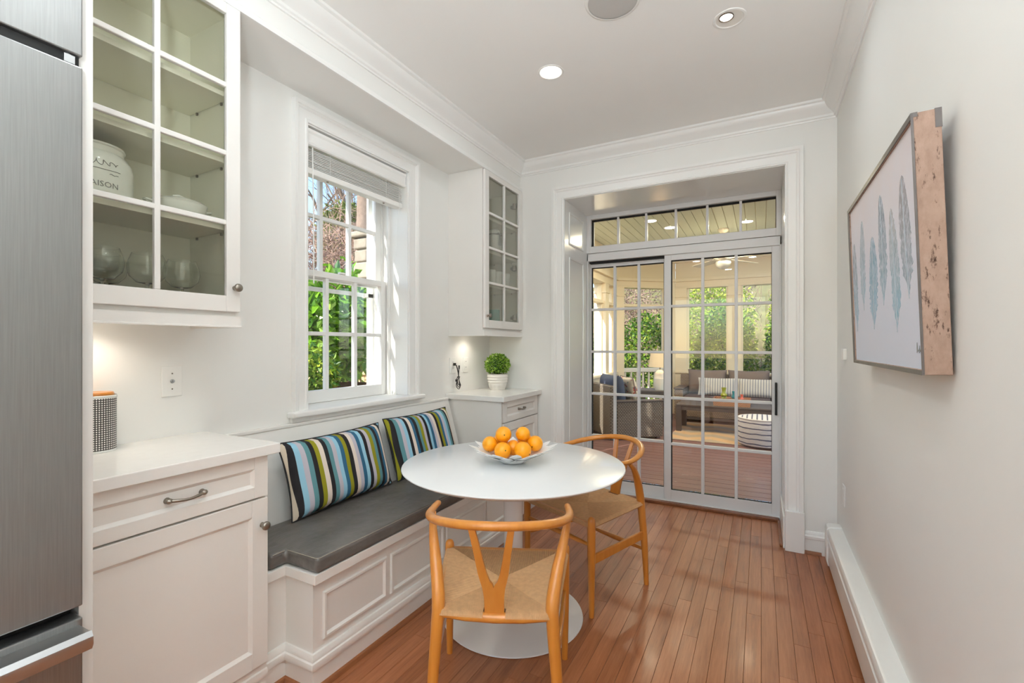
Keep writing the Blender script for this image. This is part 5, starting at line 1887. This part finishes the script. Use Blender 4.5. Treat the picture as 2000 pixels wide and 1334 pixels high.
def _floral():
    n = N('floral_print')
    v = n.coord('Object', (1, 1, 1))
    a = n.noise(v, 11.0, 4.0)
    b = n.noise(n.coord('Object', (1.3, 1.3, 1.3)), 17.0, 3.0)
    c1 = n.ramp(a, [(0.52, lin((226, 212, 190))), (0.56, lin((188, 92, 84)))], True)
    m_ = n.ramp(b, [(0.60, (0, 0, 0, 1)), (0.62, (1, 1, 1, 1))], True)
    n.link(n.mix(m_, c1, lin((104, 142, 150))), n.p.inputs['Base Color'])
    n.p.inputs['Roughness'].default_value = 0.85
    return n.m


t = thing('floral_pillow', 'red and cream floral pillow on the wicker armchair', 'pillow', (-1.695, 7.007, 0.408))
b_, loop = pillow_mb(0.42, 0.42, 0.14)
t.rotation_euler = (math.radians(14), 0, math.atan2(0.46, 0.55) - PI / 2)
obj('cover', b_.move((0, 0, 0.21)), _floral(), t, 60, local=True)
obj('piping', MB().tube([(p[0], p[1], p[2] + 0.21) for p in loop], 0.005, 6, closed=True), M_TAUPE, t, 60, local=True)

# side table and lamp
st = thing('side_table', 'small grey slatted side table under the porch lamp', 'side table', (-1.60, 8.15, ZDK))
for k in range(5):
    obj('slat', MB().box(-1.86, -1.38, 7.92 + k * 0.096, 8.01 + k * 0.096, 0.50, 0.525), M_FRAME, st, None, 0.003)
for xx in (-1.86, -1.44):
    for yy in (7.92, 8.334):
        obj('leg', MB().box(xx, xx + 0.06, yy, yy + 0.06, ZDK, 0.499), M_FRAME, st, None, 0.003)
obj('apron', MB().box(-1.80, -1.44, 7.935, 7.955, 0.44, 0.499), M_FRAME, st)
lp = thing('table_lamp', 'white ceramic table lamp with a cream drum shade on the porch', 'lamp', (-1.505, 8.12, 0.5255))
obj('base', MB().lathe([(0, 0), (0.085, 0), (0.088, 0.01), (0.092, 0.12), (0.094, 0.19), (0.086, 0.20), (0.084, 0.26), (0.07, 0.30), (0.045, 0.325), (0.02, 0.34), (0, 0.342)], 28), M_CERAM, lp, 40, local=True)
obj('neck', MB().tube([(0, 0, 0.34), (0, 0, 0.45)], 0.012, 10), M_NICKEL, lp, 50, local=True)
M_SHADE = mat('cream_linen_shade', (250, 228, 196), 0.8, vary=0.02, vscale=80)
obj('shade', MB().lathe([(0.185, 0.385), (0.15, 0.635), (0.147, 0.635), (0.182, 0.385)], 36), M_SHADE, lp, 40, local=True)
obj('bulb', MB().sphere((0, 0, 0.50), 0.032, 14, 10), mat_emit('warm_bulb', (255, 220, 170), 8.0), lp, 60, local=True)
ld = bpy.data.lights.new('bulb_light', 'POINT')
ld.energy = 4
ld.color = (1, 0.82, 0.58)
ld.shadow_soft_size = 0.035
lo = bpy.data.objects.new('bulb_light', ld)
C.objects.link(lo)
lo.parent = lp
lo.location = (0, 0, 0.56)

# ================================================================== GARDEN
ZG = -0.35
struct('ground', MB().box(-40, 40, -20, 60, ZG - 0.3, ZG), mat('garden_soil', (110, 96, 72), 0.95, vary=0.3, vscale=3.0, bump=0.5, bscale=30),
       'bare brown garden ground outside', 'ground')
L_GREEN = mat_leaf('laurel_leaf', [(40, 84, 16), (92, 140, 30), (132, 178, 44), (70, 118, 34), (168, 200, 90)], 0.3)
L_IVY = mat_leaf('ivy_leaf', [(38, 80, 24), (70, 116, 34), (118, 154, 44), (168, 182, 60), (92, 140, 60)])
L_YELL = mat_leaf('yellow_green_leaf', [(86, 120, 30), (160, 176, 54), (196, 200, 84), (120, 150, 50)])
L_BROWN = mat_leaf('dry_leaf', [(116, 88, 74), (158, 126, 110), (186, 160, 148), (134, 104, 90), (204, 186, 172)], 0.8)
L_EVER = mat_leaf('evergreen_leaf', [(60, 76, 26), (104, 116, 44), (140, 148, 72), (84, 98, 40)])
M_BARK = mat('grey_bark', (136, 116, 104), 0.95, vary=0.3, vscale=14, bump=0.8, bscale=40)
M_TWIG = mat('pale_twig', (150, 122, 108), 0.9, vary=0.25, vscale=20)


def foliage(c, rad, n, size, shell=0.55, flat=1.0):
    """leaves scattered through an uneven ellipsoid"""
    m = MB()
    lob = [(rnd_dir(), random.uniform(0.75, 1.12)) for _ in range(9)]
    for i in range(n):
        d = rnd_dir()
        k = 0.9
        for ld_, s_ in lob:
            k = max(k * 0.999, s_ * max(0, d.dot(ld_)) ** 2 + 0.55)
        k = min(k, 1.0)
        r = k * (shell + (1 - shell) * random.random() ** 0.6)
        p = Vector((c[0] + d.x * rad[0] * r, c[1] + d.y * rad[1] * r, c[2] + d.z * rad[2] * r))
        if p.z < ZG:
            continue
        leaf_card(m, p, d * 0.6 + rnd_dir() + Vector((0, 0, -0.15)), rnd_dir(), size * random.uniform(0.7, 1.3), size * random.uniform(0.4, 0.6))
    return m


def stems(c, rad, n, r0):
    m = MB()
    for i in range(n):
        d = rnd_dir()
        e = (c[0] + d.x * rad[0] * 0.8, c[1] + d.y * rad[1] * 0.8, c[2] + abs(d.z) * rad[2] * 0.7)
        b0 = (c[0] + d.x * 0.1, c[1] + d.y * 0.1, ZG - 0.05)
        mid = ((e[0] + b0[0]) / 2 + random.uniform(-.1, .1), (e[1] + b0[1]) / 2 + random.uniform(-.1, .1), (e[2] + b0[2]) / 2)
        m.tube([b0, mid, e], [r0, r0 * 0.7, r0 * 0.3], 5)
    return m


def shrub(name, label, c, rad, n, size, leafmat, group=None, ns=8, cat='shrub'):
    t = thing(name, label, cat, (c[0], c[1], ZG), group=group)
    obj('foliage', foliage(c, rad, n, size), leafmat, t, kind='stuff')
    obj('stem', stems(c, rad, ns, 0.02), M_TWIG, t, 60)
    return t


def twigs(c, rad, n, leafy=False):
    """a tangle of thin bare shoots"""
    m = MB()
    for i in range(n):
        p = Vector((c[0] + random.uniform(-1, 1) * rad[0], c[1] + random.uniform(-1, 1) * rad[1], ZG + random.random() ** 0.8 * (c[2] + rad[2] - ZG)))
        pts = [p]
        d = (rnd_dir() + Vector((0, 0, 0.8))).normalized()
        for k in range(3):
            d = (d + rnd_dir() * 0.6).normalized()
            p = p + d * random.uniform(0.12, 0.35)
            p = Vector((min(max(p.x, c[0] - rad[0]), c[0] + rad[0]), min(max(p.y, c[1] - rad[1]), c[1] + rad[1]), p.z))
            pts.append(p)
        m.tube(pts, [0.010, 0.008, 0.006, 0.003], 3)
    return m


def thicket(label, c, rad, n, nl):
    t = thing('bare_thicket', label, 'thicket', (c[0], c[1], ZG), group='bare winter thickets')
    obj('shoots', twigs(c, rad, n), M_TWIG, t, kind='stuff')
    obj('dry_leaves', foliage(c, rad, nl, 0.09, 0.2), L_BROWN, t, kind='stuff')
    return t


# beyond the porch openings
hedge = [('leafy green bush behind the porch railing', (-2.50, 12.0, 0.75), (0.90, 0.75, 1.35), L_IVY, 5200),
         ('ivy-covered green bush behind the first sofa pillow', (-0.78, 12.0, 0.85), (0.72, 0.75, 1.5), L_IVY, 5200),
         ('dense dark green bush behind the second sofa pillow', (0.80, 12.0, 0.9), (0.76, 0.75, 1.7), L_IVY, 5200),
         ('yellow-green bush rising behind the ivy-covered bush', (-1.10, 13.9, 1.6), (1.05, 0.85, 1.75), L_YELL, 5600),
         ('tall yellow-green bush beyond the second porch opening', (1.20, 13.9, 1.8), (1.05, 0.85, 1.95), L_YELL, 5600),
         ('dark green bush outside the corner post of the porch', (-3.9, 9.7, 0.9), (0.85, 0.85, 1.5), L_IVY, 3600),
         ('olive bush outside the side openings of the porch', (-4.2, 7.6, 1.5), (0.85, 0.85, 1.8), L_EVER, 3600)]
for lab, c, r, lm, n in hedge:
    shrub('garden_bush', lab, c, r, n, 0.105, lm, 'bushes beyond the porch')
thicket('brown bare thicket above the leafy bush by the railing', (-3.5, 14.4, 1.8), (1.2, 0.7, 1.7), 800, 2200)
thicket('brown bare thicket behind the yellow-green bush', (-1.2, 16.2, 2.2), (1.2, 0.6, 2.4), 900, 2600)
thicket('brown bare thicket past the second porch opening', (1.4, 16.2, 2.2), (1.2, 0.6, 2.4), 800, 2200)
thicket('brown bare thicket beside the side wall of the porch', (-6.4, 9.8, 1.6), (1.0, 1.0, 1.9), 900, 1500)
bank = []
for i in range(17):
    for j in range(7):
        bank.append((-9 + i * 1.0, 17.6 + j * 0.9, ZG + 0.75 * j + 0.12 * math.sin(i * 1.7 + j)))
bf_ = [(j + i * 7, j + (i + 1) * 7, j + 1 + (i + 1) * 7, j + 1 + i * 7) for i in range(16) for j in range(6)]
struct('garden_bank', MB().add(bank, bf_), mat('ivy_bank_ground', (96, 92, 56), 0.95, vary=0.4, vscale=5.0, bump=0.8, bscale=20), 'ivy-grown earth bank rising beyond the porch', 'ground', 60)


def vdir(u):
    a = (u - 1000) / 912.4
    return Vector((-math.sin(YAW) + a * math.cos(YAW), math.cos(YAW) + a * math.sin(YAW), 0))


# seen through the bench window
t = thing('laurel_shrub', 'glossy bright green laurel shrub right outside the bench window', 'shrub', (-3.75, 3.15, ZG))
for (c, r, n) in (((-3.82, 3.38, 1.46), (0.46, 0.42, 0.58), 1500), ((-3.72, 2.99, 1.40), (0.30, 0.26, 0.34), 500)):
    obj('foliage', foliage(c, r, n, 0.13, 0.4), L_GREEN, t, kind='stuff')
    obj('stem', stems((-3.8, 3.4, c[2]), (0.3, 0.3, 0.3), 6, 0.014), M_TWIG, t, 60)
lmesh = MB()
leaf_card(lmesh, Vector((0, 0, 0)), Vector((1, 0, 0.1)), Vector((0, 0, 1)), 0.15, 0.05)
lmesh = lmesh.mesh('leaf', L_GREEN)
for k in range(40):
    o = obj('leaf', lmesh, None, t, local=True)
    tp = k % 5
    base = (Vector((-3.62, 2.78, 1.30)), Vector((-3.62, 3.2, 1.75)), Vector((-3.6, 2.76, 1.50)), Vector((-3.55, 3.05, 1.45)), Vector((-3.62, 3.3, 2.02)))[tp]
    o.location = base + Vector((random.uniform(-.12, .12), random.uniform(-.12, .12), random.uniform(-.12, .12))) - Vector((-3.75, 3.15, ZG))
    o.rotation_euler = (random.uniform(-0.6, 0.6), random.uniform(-0.7, 0.4), random.uniform(0, 2 * PI))
# stone pier
pr_ = thing('stone_pier', 'sunlit rough stone pier of the house outside the bench window', 'pier', (-4.12, 4.30, ZG))
M_STONE = mat('rough_fieldstone', (150, 138, 124), 0.95, vary=0.25, vscale=9, bump=0.8, bscale=26, rand=0.12)
obj('core', MB().box(-4.36, -3.80, 4.16, 4.60, ZG, 2.58), mat('mortar', (150, 144, 134), 0.95, vary=0.1, vscale=20), pr_)
z = ZG
while z < 2.55:
    h_ = random.uniform(0.13, 0.24)
    for (fx0_, fx1_, fy0_, fy1_) in ((-4.40, -3.76, 4.12, 4.20),):
        xx = fx0_
        while xx < fx1_ - 0.02:
            w = min(random.uniform(0.16, 0.34), fx1_ - xx)
            if fx1_ - xx - w < 0.1:
                w = fx1_ - xx
            j = random.uniform(-0.015, 0.015)
            obj('stone', MB().box(xx + 0.006, xx + w - 0.006, fy0_ + j, fy1_, z + 0.006, min(z + h_, 2.58) - 0.006), M_STONE, pr_, 60, 0.02, seg=3)
            xx += w
    yy = 4.21
    while yy < 4.6:
        w = random.uniform(0.16, 0.3)
        obj('stone', MB().box(-4.40, -4.34, yy + 0.006, min(yy + w, 4.63) - 0.006, z + 0.006, min(z + h_, 2.58) - 0.006), M_STONE, pr_, 60, 0.02, seg=3)
        yy += w
    z += h_
obj('cap_stone', MB().box(-4.44, -3.72, 4.08, 4.66, 2.585, 2.66), M_STONE, pr_, 60, 0.025, seg=3)

# plank fence and round tub
pf_ = thing('plank_fence', 'low pale plank fence in front of the stone pier', 'fence', (-4.4, 3.9, ZG))
for k in range(10):
    xx = -5.25 + k * 0.142
    obj('plank', MB().box(xx, xx + 0.138, 4.035, 4.055, ZG, 0.93), mat('pale_cedar', (206, 174, 128), 0.8, vary=0.1, vscale=12, rand=0.08), pf_, None, 0.003)
obj('top_rail', MB().box(-5.27, -3.82, 4.0, 4.07, 0.932, 0.962), MATS['pale_cedar'], pf_, None, 0.004)
tb = thing('wooden_tub', 'round cedar tub with a dark rim below the bench window', 'tub', (-3.02, 2.60, ZG))
M_TUB = mat('tub_cedar', (156, 112, 74), 0.75, vary=0.15, vscale=10, rand=0.1)
for k in range(26):
    a = 2 * PI * k / 26
    d = Vector((math.cos(a), math.sin(a), 0))
    s_ = Vector((-math.sin(a), math.cos(a), 0))
    obj('stave', MB().obox(d * 0.43 + Vector((0, 0, 0.635)), (0.015, 0.0508, 0.635), (d, s_, (0, 0, 1))), M_TUB, tb, None, 0.003, local=True)
obj('rim', MB().lathe([(0.40, 1.27), (0.46, 1.27), (0.465, 1.30), (0.40, 1.305)], 48), mat('tub_rim', (120, 78, 54), 0.6, vary=0.1, vscale=14), tb, 40, local=True)
obj('soil', MB().lathe([(0, 1.22), (0.41, 1.21)], 32), mat('potting_soil', (70, 54, 42), 0.95, vary=0.3, vscale=40), tb, local=True)

obj('planting', foliage((-3.26, 2.58, 1.06), (0.22, 0.26, 0.22), 900, 0.06, 0.3), L_IVY, tb, kind='stuff')

# black fence, thickets and trees far out
bf = thing('black_fence', 'black picket fence at the far edge of the garden', 'fence', (-6.75, 5.47, ZG))
d = Vector((math.cos(YAW), math.sin(YAW), 0))
nrm_ = d.cross(Vector((0, 0, 1)))
for k in range(25):
    p = Vector((-6.75, 5.47, 0)) + d * (-2.0 + k * 0.105)
    obj('picket', MB().obox((p.x, p.y, (ZG + 1.72) / 2), (0.04, 0.012, (1.72 - ZG) / 2), (d, nrm_, (0, 0, 1))), M_BLACK, bf)
for z in (0.2, 1.5):
    a = Vector((-6.75, 5.47, 0)) + d * -0.72 + nrm_ * -0.035
    obj('rail', MB().obox((a.x, a.y, z), (1.33, 0.02, 0.04), (d, nrm_, (0, 0, 1))), M_BLACK, bf)
thicket('tangled brown thicket rising behind the black fence', (-9.3, 8.2, 2.0), (1.55, 1.3, 2.2), 1800, 3600)
thicket('tall tangled brown thicket farther behind the stone pier', (-12.4, 11.3, 2.4), (1.9, 1.5, 2.7), 1600, 3200)


def tree(label, base, h, r, seed, spread=0.5, depth=4, cat='tree', grp='bare trees beyond the garden'):
    rs = random.Random(seed)
    t = thing('bare_tree', label, cat, (base[0], base[1], ZG), group=grp)
    trunk = MB()
    br = MB()

    def grow(p, d, l, rad, lev):
        pts = [p]
        q = p
        for k in range(3):
            d = (d + Vector((rs.uniform(-1, 1), rs.uniform(-1, 1), rs.uniform(-0.3, 0.6))) * 0.13).normalized()
            q = q + d * l / 3
            pts.append(q)
        (trunk if lev == 0 else br).tube(pts, [rad, rad * 0.92, rad * 0.82, rad * 0.7], 8 if lev < 2 else 4)
        if lev >= depth:
            return
        for k in range(rs.choice((2, 3, 3)) if lev else 4):
            nd = (d + Vector((rs.uniform(-1, 1), rs.uniform(-1, 1), rs.uniform(-0.2, 0.7))) * (spread + 0.15 * lev)).normalized()
            grow(pts[rs.choice((1, 2, 3))] if lev else pts[rs.choice((2, 3, 3))], nd, l * rs.uniform(0.5, 0.72), rad * rs.uniform(0.4, 0.6), lev + 1)
    grow(Vector((base[0], base[1], ZG)), Vector((0, 0, 1)), h, r, 0)
    obj('trunk', trunk, M_BARK, t, 60)
    obj('branches', br, M_BARK, t, 60)
    return t


q = vdir(616) * 8.75
tree('straight pinkish bare trunk seen past the left window muntin', (q.x, q.y), 5.6, 0.085, 4, 0.4, 3)
q = vdir(655) * 27.0
tree('wide bare tree against the blue sky', (q.x, q.y), 6.4, 0.26, 11, 0.8, 6)
q = vdir(705) * 34.0
tree('bare tree with upright branches against the blue sky', (q.x, q.y), 8.0, 0.28, 21, 0.5, 6)
q = vdir(598) * 44.0
tree('slim bare tree beyond the far end of the garden', (q.x, q.y), 10.0, 0.3, 31, 0.7, 6)
q = vdir(727) * 8.2
tree('thick-barked tree trunk rising behind the stone pier', (q.x, q.y), 6.0, 0.17, 41, 0.4, 3)
q = vdir(674) * 19.5
shrub('evergreen_tree', 'rounded olive evergreen tree above the brown thicket', (q.x, q.y, 5.4), (1.15, 1.15, 1.9), 4200, 0.20, L_EVER, None, 8, 'tree')
